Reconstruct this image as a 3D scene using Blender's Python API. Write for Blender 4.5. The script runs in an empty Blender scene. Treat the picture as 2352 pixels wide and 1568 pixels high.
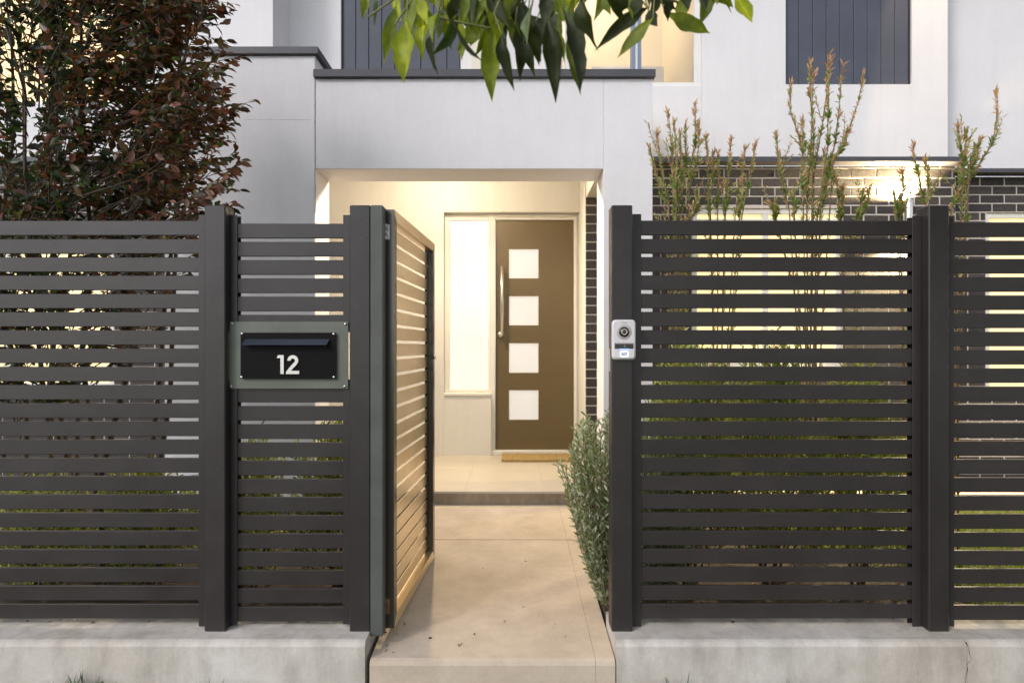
import bpy, math, random
import numpy as np
from mathutils import Vector, Matrix, Euler

R = math.radians
random.seed(7)
rng = np.random.default_rng(11)
SC = bpy.context.scene
C = SC.collection

# ------------------------------------------------------------------ camera, sky, sun, exposure
F, VX, VY, EYE = 1420.0, 1178.0, 795.0, 1.5          # measured from the photograph (in 2352 px wide units)
cam_d = bpy.data.cameras.new('camera')
cam = bpy.data.objects.new('camera', cam_d); C.objects.link(cam)
cam.location = (0, 0, EYE); cam.rotation_euler = (R(90), 0, 0)
cam_d.sensor_width = 36; cam_d.lens = 36 * F / 2352
cam_d.shift_x = -(VX - 1176) / 2352; cam_d.shift_y = (VY - 784) / 2352
cam_d.clip_start = 0.05; cam_d.clip_end = 600
cam_d.dof.use_dof = True; cam_d.dof.focus_distance = 3.2; cam_d.dof.aperture_fstop = 3.2
SC.camera = cam

SUN_DIR = Vector((1.0, 1.0, -0.95)).normalized()      # the way the light travels
sun_el = math.asin(-SUN_DIR.z); sun_rot = math.atan2(-SUN_DIR.x, -SUN_DIR.y)
W = bpy.data.worlds.new('World'); SC.world = W; W.use_nodes = True
nt = W.node_tree; nt.nodes.clear()
sky = nt.nodes.new('ShaderNodeTexSky'); sky.sky_type = 'NISHITA'; sky.sun_disc = False
sky.sun_elevation = sun_el; sky.sun_rotation = sun_rot; sky.dust_density = 0.7; sky.air_density = 1.0; sky.ozone_density = 1.0
hsv = nt.nodes.new('ShaderNodeHueSaturation'); hsv.inputs['Saturation'].default_value = 0.27
bg = nt.nodes.new('ShaderNodeBackground'); bg.inputs['Strength'].default_value = 0.15
wo = nt.nodes.new('ShaderNodeOutputWorld')
nt.links.new(sky.outputs[0], hsv.inputs['Color']); nt.links.new(hsv.outputs[0], bg.inputs['Color']); nt.links.new(bg.outputs[0], wo.inputs[0])
sun_d = bpy.data.lights.new('sun', 'SUN'); sun_d.energy = 0.80; sun_d.angle = R(10); sun_d.color = (1.0, 0.93, 0.90)
sun = bpy.data.objects.new('sun', sun_d); C.objects.link(sun)
sun.rotation_euler = SUN_DIR.to_track_quat('-Z', 'Y').to_euler()
SC.view_settings.view_transform = 'Standard'; SC.view_settings.look = 'None'
SC.view_settings.exposure = 0.82; SC.view_settings.gamma = 1.0; SC.view_settings.use_curve_mapping = False
SC.render.engine = 'CYCLES'
SC.cycles.use_denoising = True
SC.cycles.max_bounces = 8; SC.cycles.transparent_max_bounces = 16
SC.cycles.sample_clamp_indirect = 6.0
SC.cycles.caustics_reflective = False; SC.cycles.caustics_refractive = False

def X(px, d): return (px - VX) / F * d
def Z(py, d): return EYE - (py - VY) / F * d

# ------------------------------------------------------------------ materials
def new_mat(name):
    m = bpy.data.materials.new(name); m.use_nodes = True
    t = m.node_tree; t.nodes.clear()
    o = t.nodes.new('ShaderNodeOutputMaterial'); p = t.nodes.new('ShaderNodeBsdfPrincipled')
    t.links.new(p.outputs[0], o.inputs[0])
    return m, t, p, o

def c4(c): return (c[0], c[1], c[2], 1.0)

def noise(t, scale, detail=4, rough=0.6, vec=None, stretch=None):
    n = t.nodes.new('ShaderNodeTexNoise'); n.inputs['Scale'].default_value = scale
    n.inputs['Detail'].default_value = detail; n.inputs['Roughness'].default_value = rough
    if vec is None:
        g = t.nodes.new('ShaderNodeNewGeometry'); vec = g.outputs['Position']
    if stretch:
        mp = t.nodes.new('ShaderNodeMapping'); mp.inputs['Scale'].default_value = stretch
        t.links.new(vec, mp.inputs[0]); vec = mp.outputs[0]
    t.links.new(vec, n.inputs['Vector'])
    return n

def ramp(t, src, stops):
    r = t.nodes.new('ShaderNodeValToRGB'); e = r.color_ramp.elements
    while len(e) < len(stops): e.new(0.5)
    for k, (p, c) in enumerate(stops): e[k].position = p; e[k].color = c4(c) if len(c) == 3 else c
    t.links.new(src, r.inputs[0]); return r

def mixc(t, a, b, fac, mode='MIX'):
    m = t.nodes.new('ShaderNodeMix'); m.data_type = 'RGBA'; m.blend_type = mode
    if isinstance(fac, (int, float)): m.inputs[0].default_value = fac
    else: t.links.new(fac, m.inputs[0])
    for s, v in ((6, a), (7, b)):
        if isinstance(v, tuple): m.inputs[s].default_value = c4(v)
        else: t.links.new(v, m.inputs[s])
    return m.outputs[2]

def bump(t, p, src, strength, dist=0.002, prev=None):
    b = t.nodes.new('ShaderNodeBump'); b.inputs['Strength'].default_value = strength; b.inputs['Distance'].default_value = dist
    t.links.new(src, b.inputs['Height'])
    if prev: t.links.new(prev.outputs[0], b.inputs['Normal'])
    t.links.new(b.outputs[0], p.inputs['Normal']); return b

def plain(name, col, rough=0.5, metal=0.0, spec=0.5, var=0.0, vscale=6.0, bscale=0, bstr=0.2, bdist=0.001, coat=0.0):
    m, t, p, o = new_mat(name)
    p.inputs['Base Color'].default_value = c4(col); p.inputs['Roughness'].default_value = rough
    p.inputs['Metallic'].default_value = metal; p.inputs['Specular IOR Level'].default_value = spec
    if coat: p.inputs['Coat Weight'].default_value = coat
    if var:
        n = noise(t, vscale)
        lo = tuple(c * (1 - var) for c in col); hi = tuple(min(1, c * (1 + var)) for c in col)
        r = ramp(t, n.outputs[0], [(0.3, lo), (0.7, hi)]); t.links.new(r.outputs[0], p.inputs['Base Color'])
    if bscale:
        n2 = noise(t, bscale, 3); bump(t, p, n2.outputs[0], bstr, bdist)
    return m

def emit(name, col, strength, rough=0.15):
    m, t, p, o = new_mat(name)
    p.inputs['Base Color'].default_value = c4((0.30, 0.29, 0.27)); p.inputs['Roughness'].default_value = rough
    n = noise(t, 2.3, 3, .5); r = ramp(t, n.outputs[0], [(.3, tuple(c*.84 for c in col)), (.7, col)])
    t.links.new(r.outputs[0], p.inputs['Emission Color']); p.inputs['Emission Strength'].default_value = strength
    return m

M = {}
def powder(name, col, rough, metal=0.0):
    m, t, p, o = new_mat(name); p.inputs['Metallic'].default_value = metal
    n = noise(t, 7, 4); oi = t.nodes.new('ShaderNodeObjectInfo')
    r = ramp(t, n.outputs[0], [(0.3, tuple(c * .86 for c in col)), (0.7, tuple(c * 1.14 for c in col))])
    vr = ramp(t, oi.outputs['Random'], [(0, (.9, .9, .9)), (1, (1.08, 1.08, 1.08))])
    base = mixc(t, r.outputs[0], vr.outputs[0], 1.0, 'MULTIPLY')
    dust = noise(t, 60, 5, 0.7)
    dr = ramp(t, dust.outputs[0], [(0.62, (0, 0, 0)), (0.85, (1, 1, 1))])
    t.links.new(mixc(t, base, (0.12, 0.115, 0.11), dr.outputs[0]), p.inputs['Base Color'])
    rr = ramp(t, noise(t, 3.1).outputs[0], [(0.3, (rough - .05,) * 3), (0.7, (rough + .09,) * 3)]); t.links.new(rr.outputs[0], p.inputs['Roughness'])
    p.inputs['Specular IOR Level'].default_value = 0.42
    bump(t, p, noise(t, 900, 2).outputs[0], 0.25, 0.0004)
    return m
M['charcoal'] = powder('charcoal_powder_coat', (0.0285, 0.0240, 0.0235), 0.36)
M['charcoal_green'] = powder('greenish_grey_powder_coat', (0.085, 0.092, 0.085), 0.5)
M['gate'] = plain('gate_lit_charcoal', (0.84, 0.68, 0.46), 0.30, metal=.9, spec=.5, var=.05, vscale=5, bscale=900, bstr=.04, bdist=.0003)  # charcoal slats and rails coloured pale gold to carry the warm light on them
M['gate_frame'] = plain('gate_unlit_charcoal', (0.045, 0.035, 0.024), 0.25, spec=.5, var=.08, vscale=5, bscale=900, bstr=.04, bdist=.0003)  # dark unlit copy of the gate's charcoal, for stiles and slat stops
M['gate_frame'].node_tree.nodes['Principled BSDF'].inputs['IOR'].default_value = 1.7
M['plate'] = powder('letterbox_plate_coat', (0.105, 0.115, 0.095), 0.42)
M['black'] = plain('black_powder_coat', (0.006, 0.005, 0.006), 0.6, spec=.1, bscale=700, bstr=.15, bdist=.0004)
M['flap'] = plain('navy_black_flap', (0.02, 0.026, 0.04), 0.30)
M['steel'] = plain('brushed_steel', (0.62, 0.60, 0.57), 0.28, metal=1.0, var=.08, vscale=40)
M['steel_matt'] = plain('satin_steel', (0.60, 0.58, 0.56), 0.42, metal=.85, var=.06, vscale=60)
M['rust'] = plain('rusty_steel', (0.20, 0.11, 0.06), 0.6, metal=.5, var=.4, vscale=60)

def stucco(name, col, amt=0.6):
    m, t, p, o = new_mat(name)
    n = noise(t, 1.1, 5, 0.6); n2 = noise(t, 2.2, 4, .6, stretch=(5, 5, .5))
    r = ramp(t, n.outputs[0], [(0.3, tuple(c * .955 for c in col)), (0.7, tuple(min(1, c * 1.03) for c in col))])
    r2 = ramp(t, n2.outputs[0], [(0.30, (.965, .962, .958)), (0.55, (1, 1, 1))])
    n5 = noise(t, .45, 6, .7); r5 = ramp(t, n5.outputs[0], [(.36, (.93, .925, .92)), (.62, (1, 1, 1))])
    cc = mixc(t, mixc(t, r.outputs[0], r2.outputs[0], .8, 'MULTIPLY'), r5.outputs[0], .9, 'MULTIPLY')
    n6 = noise(t, 75, 4, .7); r6 = ramp(t, n6.outputs[0], [(.3, (.955, .955, .955)), (.6, (1.01, 1.01, 1.01))])
    t.links.new(mixc(t, cc, r6.outputs[0], .9, 'MULTIPLY'), p.inputs['Base Color'])
    p.inputs['Roughness'].default_value = 0.85; p.inputs['Specular IOR Level'].default_value = 0.25
    b = bump(t, p, noise(t, 170, 3, .65).outputs[0], amt, 0.004)
    bump(t, p, noise(t, 9, 3).outputs[0], .12, 0.01, b)
    return m
M['stucco'] = stucco('white_render', (0.745, 0.728, 0.748))
M['stucco_in'] = stucco('cream_render', (0.76, 0.735, 0.68))
M['cap'] = plain('charcoal_coping', (0.055, 0.053, 0.062), 0.45, var=.12)
M['board'] = plain('slate_cladding', (0.062, 0.068, 0.095), 0.55, var=.15, vscale=2.5, bscale=300, bstr=.15)
M['cream'] = plain('cream_paint', (0.74, 0.71, 0.64), 0.45, var=.04, bscale=120, bstr=.06)
M['white_frame'] = plain('white_window_frame', (0.72, 0.70, 0.68), 0.4, var=.04)
M['blue_frame'] = plain('grey_blue_mullion', (0.20, 0.24, 0.36), 0.4, var=.08)
M['door'] = plain('olive_brown_door', (0.112, 0.078, 0.030), 0.42, var=.07, vscale=1.3, bscale=500, bstr=.08, bdist=.0006)
M['lite'] = emit('frosted_door_glass', (1.0, 0.93, 0.86), 0.36)
M['sidelight'] = emit('frosted_sidelight', (1.0, 0.94, 0.84), 0.46)
M['lit_pane'] = emit('lit_window_glass', (1.0, 0.72, 0.30), 0.80)
M['lit_pane_dim'] = emit('dim_lit_window_glass', (1.0, 0.64, 0.24), 0.85)

def brick_mat():
    m, t, p, o = new_mat('charcoal_brick')
    oi = t.nodes.new('ShaderNodeObjectInfo')
    v = ramp(t, oi.outputs['Random'], [(0, (.72, .72, .75)), (.5, (1, 1, 1)), (1, (1.35, 1.3, 1.25))])
    n = noise(t, 55, 5, .7)
    r = ramp(t, n.outputs[0], [(0.3, (0.020, 0.0175, 0.018)), (0.62, (0.060, 0.051, 0.046)), (.8, (.12, .10, .08))])
    t.links.new(mixc(t, r.outputs[0], v.outputs[0], 1, 'MULTIPLY'), p.inputs['Base Color'])
    p.inputs['Roughness'].default_value = .75
    bump(t, p, noise(t, 120, 5, .75).outputs[0], .9, .004)
    return m
M['brick'] = brick_mat()
M['mortar'] = plain('pinkish_mortar', (0.56, 0.49, 0.43), 0.9, var=.12, vscale=20, bscale=220, bstr=.6, bdist=.003)

def concrete(name, lo, hi, streak=True, bs=.35, speck=True, big=.8, fs=3.2):
    m, t, p, o = new_mat(name)
    n = noise(t, fs, 9, .74)
    r = ramp(t, n.outputs[0], [(0.28, lo), (0.50, tuple((a + b) / 2 for a, b in zip(lo, hi))), (0.70, hi)])
    col = r.outputs[0]
    if streak:
        n2 = noise(t, 3.0, 5, .65, stretch=(3.2, 3.2, .8))
        r2 = ramp(t, n2.outputs[0], [(0.36, (.70, .69, .67)), (0.56, (1, 1, 1))])
        col = mixc(t, col, r2.outputs[0], .65, 'MULTIPLY')
    n3 = noise(t, 1.3, 4, .6)
    r3 = ramp(t, n3.outputs[0], [(0.38, (.86, .82, .76)), (.62, (1.0, 1.0, 1.0))])
    col = mixc(t, col, r3.outputs[0], big, 'MULTIPLY')
    if speck:
        n4 = noise(t, 240, 3, .7)
        r4 = ramp(t, n4.outputs[0], [(0.30, (.5, .48, .45)), (.42, (1, 1, 1))])
        col = mixc(t, col, r4.outputs[0], .6, 'MULTIPLY')
    t.links.new(col, p.inputs['Base Color']); p.inputs['Roughness'].default_value = .85
    p.inputs['Specular IOR Level'].default_value = .3
    b = bump(t, p, noise(t, 110, 5, .7).outputs[0], bs, .003)
    bump(t, p, n.outputs[0], .25, .012, b)
    return m
M['stain'] = plain('rust_brown_crack', (0.20, 0.12, 0.075), 0.9, var=.3, vscale=30)
M['plinth'] = concrete('weathered_concrete', (0.42, 0.392, 0.365), (0.65, 0.615, 0.58))
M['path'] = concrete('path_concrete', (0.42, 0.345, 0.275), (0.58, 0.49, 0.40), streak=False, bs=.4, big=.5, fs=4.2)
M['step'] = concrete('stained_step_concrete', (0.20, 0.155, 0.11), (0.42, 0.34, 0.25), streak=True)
M['tile'] = plain('porch_tile', (0.50, 0.44, 0.36), 0.38, var=.05, vscale=4, bscale=60, bstr=.04)
M['grout'] = plain('tile_grout', (0.55, 0.50, 0.43), 0.9)
M['soil'] = plain('garden_soil', (0.06, 0.043, 0.03), 0.95, var=.5, vscale=25, bscale=45, bstr=.9, bdist=.02)
M['verge'] = plain('verge_ground', (0.10, 0.11, 0.06), 0.95, var=.35, vscale=3, bscale=30, bstr=.8, bdist=.02)
M['asphalt'] = plain('street_asphalt', (0.05, 0.05, 0.052), 0.9, var=.2, vscale=5, bscale=200, bstr=.5)
M['bark'] = plain('grey_brown_bark', (0.085, 0.062, 0.045), 0.9, var=.35, vscale=18, bscale=40, bstr=.8, bdist=.006)
M['stem'] = plain('thin_brown_stem', (0.16, 0.105, 0.06), 0.8, var=.3, vscale=40)
M['stem_green'] = plain('green_twig', (0.16, 0.17, 0.05), 0.6, var=.25, vscale=30)
M['plastic'] = plain('silver_plastic', (0.62, 0.60, 0.62), 0.38, bscale=900, bstr=.05, bdist=.0002)
M['plastic_dark'] = plain('gloss_black_plastic', (0.008, 0.008, 0.01), 0.10, spec=.6)
M['plastic_grey'] = plain('grey_recess_plastic', (0.42, 0.39, 0.38), 0.35)
M['lens_ring'] = plain('pale_lens_ring', (0.75, 0.68, 0.60), 0.3)
M['print'] = plain('dark_print', (0.08, 0.07, 0.07), 0.6)
M['led_blue'] = emit('blue_led', (0.08, 0.33, 1.0), 1.5)
M['led_white'] = emit('white_blue_led', (0.70, 0.85, 1.0), 1.0)
M['led_dim'] = emit('dim_blue_button', (0.22, 0.32, 0.75), 0.25)
M['lamp_on'] = emit('lamp_glass', (1.0, 0.80, 0.50), 14)
M['ceiling'] = plain('porch_ceiling_paint', (0.74, 0.71, 0.64), 0.8)
M['room'] = plain('room_paint', (0.72, 0.66, 0.55), 0.8)

def mat_coir():
    m, t, p, o = new_mat('coir_fibre')
    n = noise(t, 60, 6, .75, stretch=(1, 2.5, 1))
    r = ramp(t, n.outputs[0], [(0.32, (.16, .09, .03)), (.55, (.46, .31, .12)), (.75, (.64, .48, .24))])
    t.links.new(r.outputs[0], p.inputs['Base Color']); p.inputs['Roughness'].default_value = .95
    bump(t, p, n.outputs[0], 1, .01); return m
M['coir'] = mat_coir()

def leaf_mat(name, rough, trans, spec=.5, attr=True, col=(.1, .2, .05), back=None, veins=False):
    m, t, p, o = new_mat(name)
    at = t.nodes.new('ShaderNodeAttribute'); at.attribute_name = 'tint'
    n = noise(t, 35, 3)
    r = ramp(t, n.outputs[0], [(.3, (.78, .78, .78)), (.7, (1.2, 1.2, 1.2))])
    colr = mixc(t, at.outputs['Color'], r.outputs[0], 1, 'MULTIPLY')
    if veins:                                   # midrib, side veins and a mottled, partly yellowed blade
        ra = t.nodes.new('ShaderNodeAttribute'); ra.attribute_name = 'rib'
        mr = ramp(t, ra.outputs['Fac'], [(0.0, (1.9, 1.8, 1.2)), (0.09, (1.05, 1.05, 1.0)), (.8, (.95, .95, .95)), (1.0, (.78, .74, .7))])
        colr = mixc(t, colr, mr.outputs[0], 1, 'MULTIPLY')
        nb = noise(t, 14, 4, .6); br = ramp(t, nb.outputs[0], [(.35, (.62, .66, .6)), (.6, (1.1, 1.08, 1.0)), (.78, (1.6, 1.45, .9))])
        colr = mixc(t, colr, br.outputs[0], 1, 'MULTIPLY')
        wv = t.nodes.new('ShaderNodeTexNoise'); wv.inputs['Scale'].default_value = 90
        bump(t, p, wv.outputs[0], .35, .002)
    t.links.new(colr, p.inputs['Base Color']); p.inputs['Roughness'].default_value = rough
    p.inputs['Specular IOR Level'].default_value = spec
    tr = t.nodes.new('ShaderNodeBsdfTranslucent')
    g = t.nodes.new('ShaderNodeMix'); g.data_type = 'RGBA'; g.blend_type = 'MULTIPLY'; g.inputs[0].default_value = 1
    t.links.new(colr, g.inputs[6]); g.inputs[7].default_value = (1.5, 1.6, .8, 1)
    t.links.new(g.outputs[2], tr.inputs['Color'])
    mx = t.nodes.new('ShaderNodeMixShader'); mx.inputs[0].default_value = trans
    t.links.new(p.outputs[0], mx.inputs[1]); t.links.new(tr.outputs[0], mx.inputs[2]); t.links.new(mx.outputs[0], o.inputs[0])
    return m
M['leaf'] = leaf_mat('tree_leaf', .42, .30)
M['leaf_soft'] = leaf_mat('soft_shrub_leaf', .5, .35, .4)
M['leaf_gloss'] = leaf_mat('glossy_leaf', .30, .34, .35, veins=True)
M['grass'] = leaf_mat('grass_blade', .6, .35, .3)

# ------------------------------------------------------------------ mesh helpers
class MB:
    """collects simple solids; build() links them as one mesh object"""
    def __init__(s): s.v = []; s.f = []; s.sm = []
    def add(s, vs, fs, smooth=False):
        o = len(s.v); s.v += [tuple(a) for a in vs]; s.f += [tuple(i + o for i in f) for f in fs]; s.sm += [smooth] * len(fs); return s
    def box(s, x0, x1, y0, y1, z0, z1, b=0.0):
        if x1 < x0: x0, x1 = x1, x0
        if y1 < y0: y0, y1 = y1, y0
        if z1 < z0: z0, z1 = z1, z0
        if b <= 0:
            return s.add([(x0,y0,z0),(x1,y0,z0),(x1,y1,z0),(x0,y1,z0),(x0,y0,z1),(x1,y0,z1),(x1,y1,z1),(x0,y1,z1)],
                         [(0,3,2,1),(4,5,6,7),(0,1,5,4),(1,2,6,5),(2,3,7,6),(3,0,4,7)])
        b = min(b, (x1-x0)*.45, (y1-y0)*.45, (z1-z0)*.45)
        V = {}; vs = []
        for ix in (0, 1):
            for iy in (0, 1):
                for iz in (0, 1):
                    cx, cy, cz = (x0, x1)[ix], (y0, y1)[iy], (z0, z1)[iz]
                    sx, sy, sz = (1, -1)[ix]*b, (1, -1)[iy]*b, (1, -1)[iz]*b
                    for ax, pnt in (('x', (cx, cy+sy, cz+sz)), ('y', (cx+sx, cy, cz+sz)), ('z', (cx+sx, cy+sy, cz))):
                        V[(ix, iy, iz, ax)] = len(vs); vs.append(pnt)
        fs = []
        for k, ax in enumerate('xyz'):
            for e in (0, 1):
                q = []
                for a, c in ((0, 0), (1, 0), (1, 1), (0, 1)):
                    i = [0, 0, 0]; i[k] = e; i[(k+1) % 3] = a; i[(k+2) % 3] = c; q.append(V[(*i, ax)])
                fs.append(tuple(q if e else q[::-1]))
        for k, ax in enumerate('xyz'):                      # edges along axis k
            a1, a2 = 'xyz'[(k+1) % 3], 'xyz'[(k+2) % 3]
            for a in (0, 1):
                for c in (0, 1):
                    i0 = [0, 0, 0]; i0[(k+1) % 3] = a; i0[(k+2) % 3] = c; i1 = list(i0); i1[k] = 1
                    q = [V[(*i0, a1)], V[(*i1, a1)], V[(*i1, a2)], V[(*i0, a2)]]
                    fs.append(tuple(q if (a != c) else q[::-1]))
        for ix in (0, 1):
            for iy in (0, 1):
                for iz in (0, 1):
                    q = [V[(ix, iy, iz, a)] for a in 'xyz']
                    fs.append(tuple(q if (ix + iy + iz) % 2 else q[::-1]))
        return s.add(vs, fs)
    def prism_y(s, pts, y0, y1):
        n = len(pts); vs = [(x, y0, z) for x, z in pts] + [(x, y1, z) for x, z in pts]
        fs = [tuple(range(n)), tuple(range(2*n-1, n-1, -1))] + [(i, i+n, (i+1) % n + n, (i+1) % n) for i in range(n)]
        return s.add(vs, fs)
    def prism_x(s, pts, x0, x1):
        n = len(pts); vs = [(x0, y, z) for y, z in pts] + [(x1, y, z) for y, z in pts]
        fs = [tuple(range(n))[::-1], tuple(range(n, 2*n))] + [(i, (i+1) % n, (i+1) % n + n, i+n) for i in range(n)]
        return s.add(vs, fs)
    def tube(s, pts, rad, seg=8, caps=True):
        pts = [Vector(p) for p in pts]; n = len(pts)
        rad = rad if isinstance(rad, (list, tuple)) else [rad] * n
        vs = []; up = None
        for i, p in enumerate(pts):
            d = (pts[min(i+1, n-1)] - pts[max(i-1, 0)]).normalized()
            if up is None: up = Vector((0, 0, 1)) if abs(d.z) < .9 else Vector((1, 0, 0))
            a = d.cross(up).normalized(); b_ = a.cross(d).normalized(); up = b_
            for k in range(seg):
                th = 2*math.pi*k/seg; vs.append(p + (a*math.cos(th) + b_*math.sin(th))*rad[i])
        fs = [(i*seg+k, i*seg+(k+1) % seg, (i+1)*seg+(k+1) % seg, (i+1)*seg+k) for i in range(n-1) for k in range(seg)]
        if caps: fs += [tuple(range(seg))[::-1], tuple((n-1)*seg+k for k in range(seg))]
        return s.add(vs, fs, True)
    def build(s, name, mat, parent=None, world=True, at=None, shade=None):
        co = np.array(s.v, dtype=float)
        c = (co.min(0) + co.max(0)) / 2 if at is None else np.array(at, float)
        me = bpy.data.meshes.new(name); me.from_pydata((co - c).tolist(), [], s.f); me.update()
        me.polygons.foreach_set('use_smooth', s.sm if shade is None else [shade]*len(s.f))
        me.materials.append(mat)
        return link(name, me, Vector(c), parent, world)

WPOS = {}
def link(name, me, loc, parent=None, world=True):
    o = bpy.data.objects.new(name, me); C.objects.link(o)
    WPOS[o] = Vector(loc) if (parent is None or world) else WPOS[parent] + Vector(loc)
    if parent is not None:
        o.parent = parent; o.location = (Vector(loc) - WPOS[parent]) if world else Vector(loc)
    else: o.location = loc
    return o
def tag(o, label, cat, group=None, kind=None):
    o['label'] = label
    if cat: o['category'] = cat
    if group: o['group'] = group
    if kind: o['kind'] = kind
    return o
def thing(name, label, cat, loc, group=None, rotz=0):
    o = bpy.data.objects.new(name, None); C.objects.link(o); o.location = loc; o.rotation_euler = (0, 0, rotz)
    o.empty_display_size = .1; WPOS[o] = Vector(loc); return tag(o, label, cat, group)
def struct(o, label=None):
    o['kind'] = 'structure'
    if label: o['label'] = label
    return o
def part(name, mat, parent, *boxes, b=0.0):
    m = MB()
    for q in boxes: m.box(*q, b=b)
    return m.build(name, mat, parent)

# leaves: a unit leaf (length 1 on x, half width on y, fold on z), bent a little
def leaf_template(rows=3, curve=.12, fold=.18, prof=None, petiole=0.0):
    prof = prof or [0, .42, .5, 0]
    n = len(prof); vs = []; fs = []
    for i, w in enumerate(prof):
        t = i/(n-1); z = -curve*t*t; x = t
        if w == 0: vs.append((x, 0, z))
        else: vs += [(x, -w, z + fold*w), (x, 0, z), (x, w, z + fold*w)]
    idx = []; k = 0
    for w in prof:
        idx.append((k,) if w == 0 else (k, k+1, k+2)); k += 1 if w == 0 else 3
    for a, b_ in zip(idx[:-1], idx[1:]):
        if len(a) == 1: fs += [(a[0], b_[1], b_[0]), (a[0], b_[2], b_[1])]
        elif len(b_) == 1: fs += [(a[0], a[1], b_[0]), (a[1], a[2], b_[0])]
        else: fs += [(a[0], a[1], b_[1], b_[0]), (a[1], a[2], b_[2], b_[1])]
    return np.array(vs, float), fs
T_SMALL = leaf_template(prof=[0, .5, 0])
T_MED = leaf_template(prof=[0, .42, .5, 0], curve=.15)
T_BIG = leaf_template(prof=[0, .22, .42, .5, .47, .34, .16, 0], curve=.22, fold=.25)

def frames(D, up=None):
    D = D / np.linalg.norm(D, axis=1, keepdims=True)
    U = rng.normal(size=D.shape) * .6 + (np.array([0, -.3, 1.0]) if up is None else up)
    S = np.cross(U, D); S /= np.linalg.norm(S, axis=1, keepdims=True) + 1e-9
    N = np.cross(D, S)
    return D, S, N

def leaf_cloud(name, mat, parent, P, D, L, Wd, col, tmpl=T_MED, single=None, kind='stuff', up=None, leafname='leaf'):
    """one joined mesh for most leaves; those in 'single' (indices) become objects of their own that share meshes"""
    P = np.asarray(P, float); D, S, N = frames(np.asarray(D, float), up); n = len(P)
    L = np.broadcast_to(np.asarray(L, float), (n,)); Wd = np.broadcast_to(np.asarray(Wd, float), (n,)); col = np.asarray(col, float)
    tv, tf = tmpl[:2]; k = len(tv); mxw = np.abs(tv[:, 1]).max(); rib = np.abs(tv[:, 1]) / mxw
    single = np.array([], int) if single is None else np.asarray(single, int)
    mask = np.ones(n, bool); mask[single] = False; ii = np.where(mask)[0]
    base = Vector((0, 0, 0)) if parent is None else WPOS[parent]
    out = None
    if len(ii):
        v = (P[ii, None, :] + D[ii, None, :]*(tv[None, :, 0:1]*L[ii, None, None]) + S[ii, None, :]*(tv[None, :, 1:2]*Wd[ii, None, None])
             + N[ii, None, :]*(tv[None, :, 2:3]*L[ii, None, None])).reshape(-1, 3)
        if parent is not None: v = v - np.array(base)
        me = mesh_np(name, v, tf, k, len(ii), mat, np.repeat(col[ii], k, 0), rib)
        out = bpy.data.objects.new(name, me); C.objects.link(out); out['kind'] = kind
        if parent is not None: out.parent = parent
        WPOS[out] = base.copy()
    if len(single):
        pal = {}
        for i in single:
            key = tuple(np.round(col[i]*14)/14) if False else int(i) % 9
            if key not in pal:
                me = mesh_np(leafname, tv.copy(), tf, k, 1, mat, np.repeat(col[i][None], k, 0), rib); pal[key] = me
            o = bpy.data.objects.new(leafname, pal[key]); C.objects.link(o)
            if parent is not None: o.parent = parent
            m = Matrix.Identity(4)
            for r_ in range(3):
                m[r_][0] = D[i, r_]*L[i]; m[r_][1] = S[i, r_]*Wd[i]; m[r_][2] = N[i, r_]*L[i]; m[r_][3] = P[i, r_] - base[r_]
            o.matrix_local = m
    return out

def mesh_np(name, v, tf, k, n, mat, col, rib=None):
    me = bpy.data.meshes.new(name)
    loops = np.concatenate([np.array(f) for f in tf]); tot = np.array([len(f) for f in tf])
    allv = (loops[None] + (np.arange(n)*k)[:, None]).ravel(); alltot = np.tile(tot, n)
    start = np.concatenate([[0], np.cumsum(alltot)[:-1]])
    me.vertices.add(len(v)); me.vertices.foreach_set('co', v.astype(np.float32).ravel())
    me.loops.add(len(allv)); me.loops.foreach_set('vertex_index', allv.astype(np.int32))
    me.polygons.add(len(alltot)); me.polygons.foreach_set('loop_start', start.astype(np.int32)); me.polygons.foreach_set('loop_total', alltot.astype(np.int32))
    me.polygons.foreach_set('use_smooth', np.ones(len(alltot), bool))
    a = me.attributes.new('tint', 'FLOAT_COLOR', 'POINT')
    cc = np.ones((len(v), 4), np.float32); cc[:, :3] = col; a.data.foreach_set('color', cc.ravel())
    if rib is not None:
        rb = me.attributes.new('rib', 'FLOAT', 'POINT'); rb.data.foreach_set('value', np.tile(rib, n).astype(np.float32))
    me.materials.append(mat); me.update(calc_edges=True)
    return me

def pick(pal, n, jit=.22):
    pal = np.array(pal, float); c = pal[rng.integers(0, len(pal), n)]
    return np.clip(c * (1 + rng.uniform(-jit, jit, (n, 1))), 0.002, 1)

# ------------------------------------------------------------------ setting: ground, soil, path, lawn
PT = 0.24                                                      # top of the concrete plinths
struct(part('ground', M['verge'], None, (-250, 250, -250, 2.60, -.5, 0.0)))
struct(part('road', M['asphalt'], None, (-250, 250, -9, -2.6, -.12, 0.004)))
struct(part('soil', M['soil'], None, (-12, -.66, 2.945, 5.845, -.5, .205), (.452, 12, 2.945, 5.30, -.5, .2)))

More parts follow.
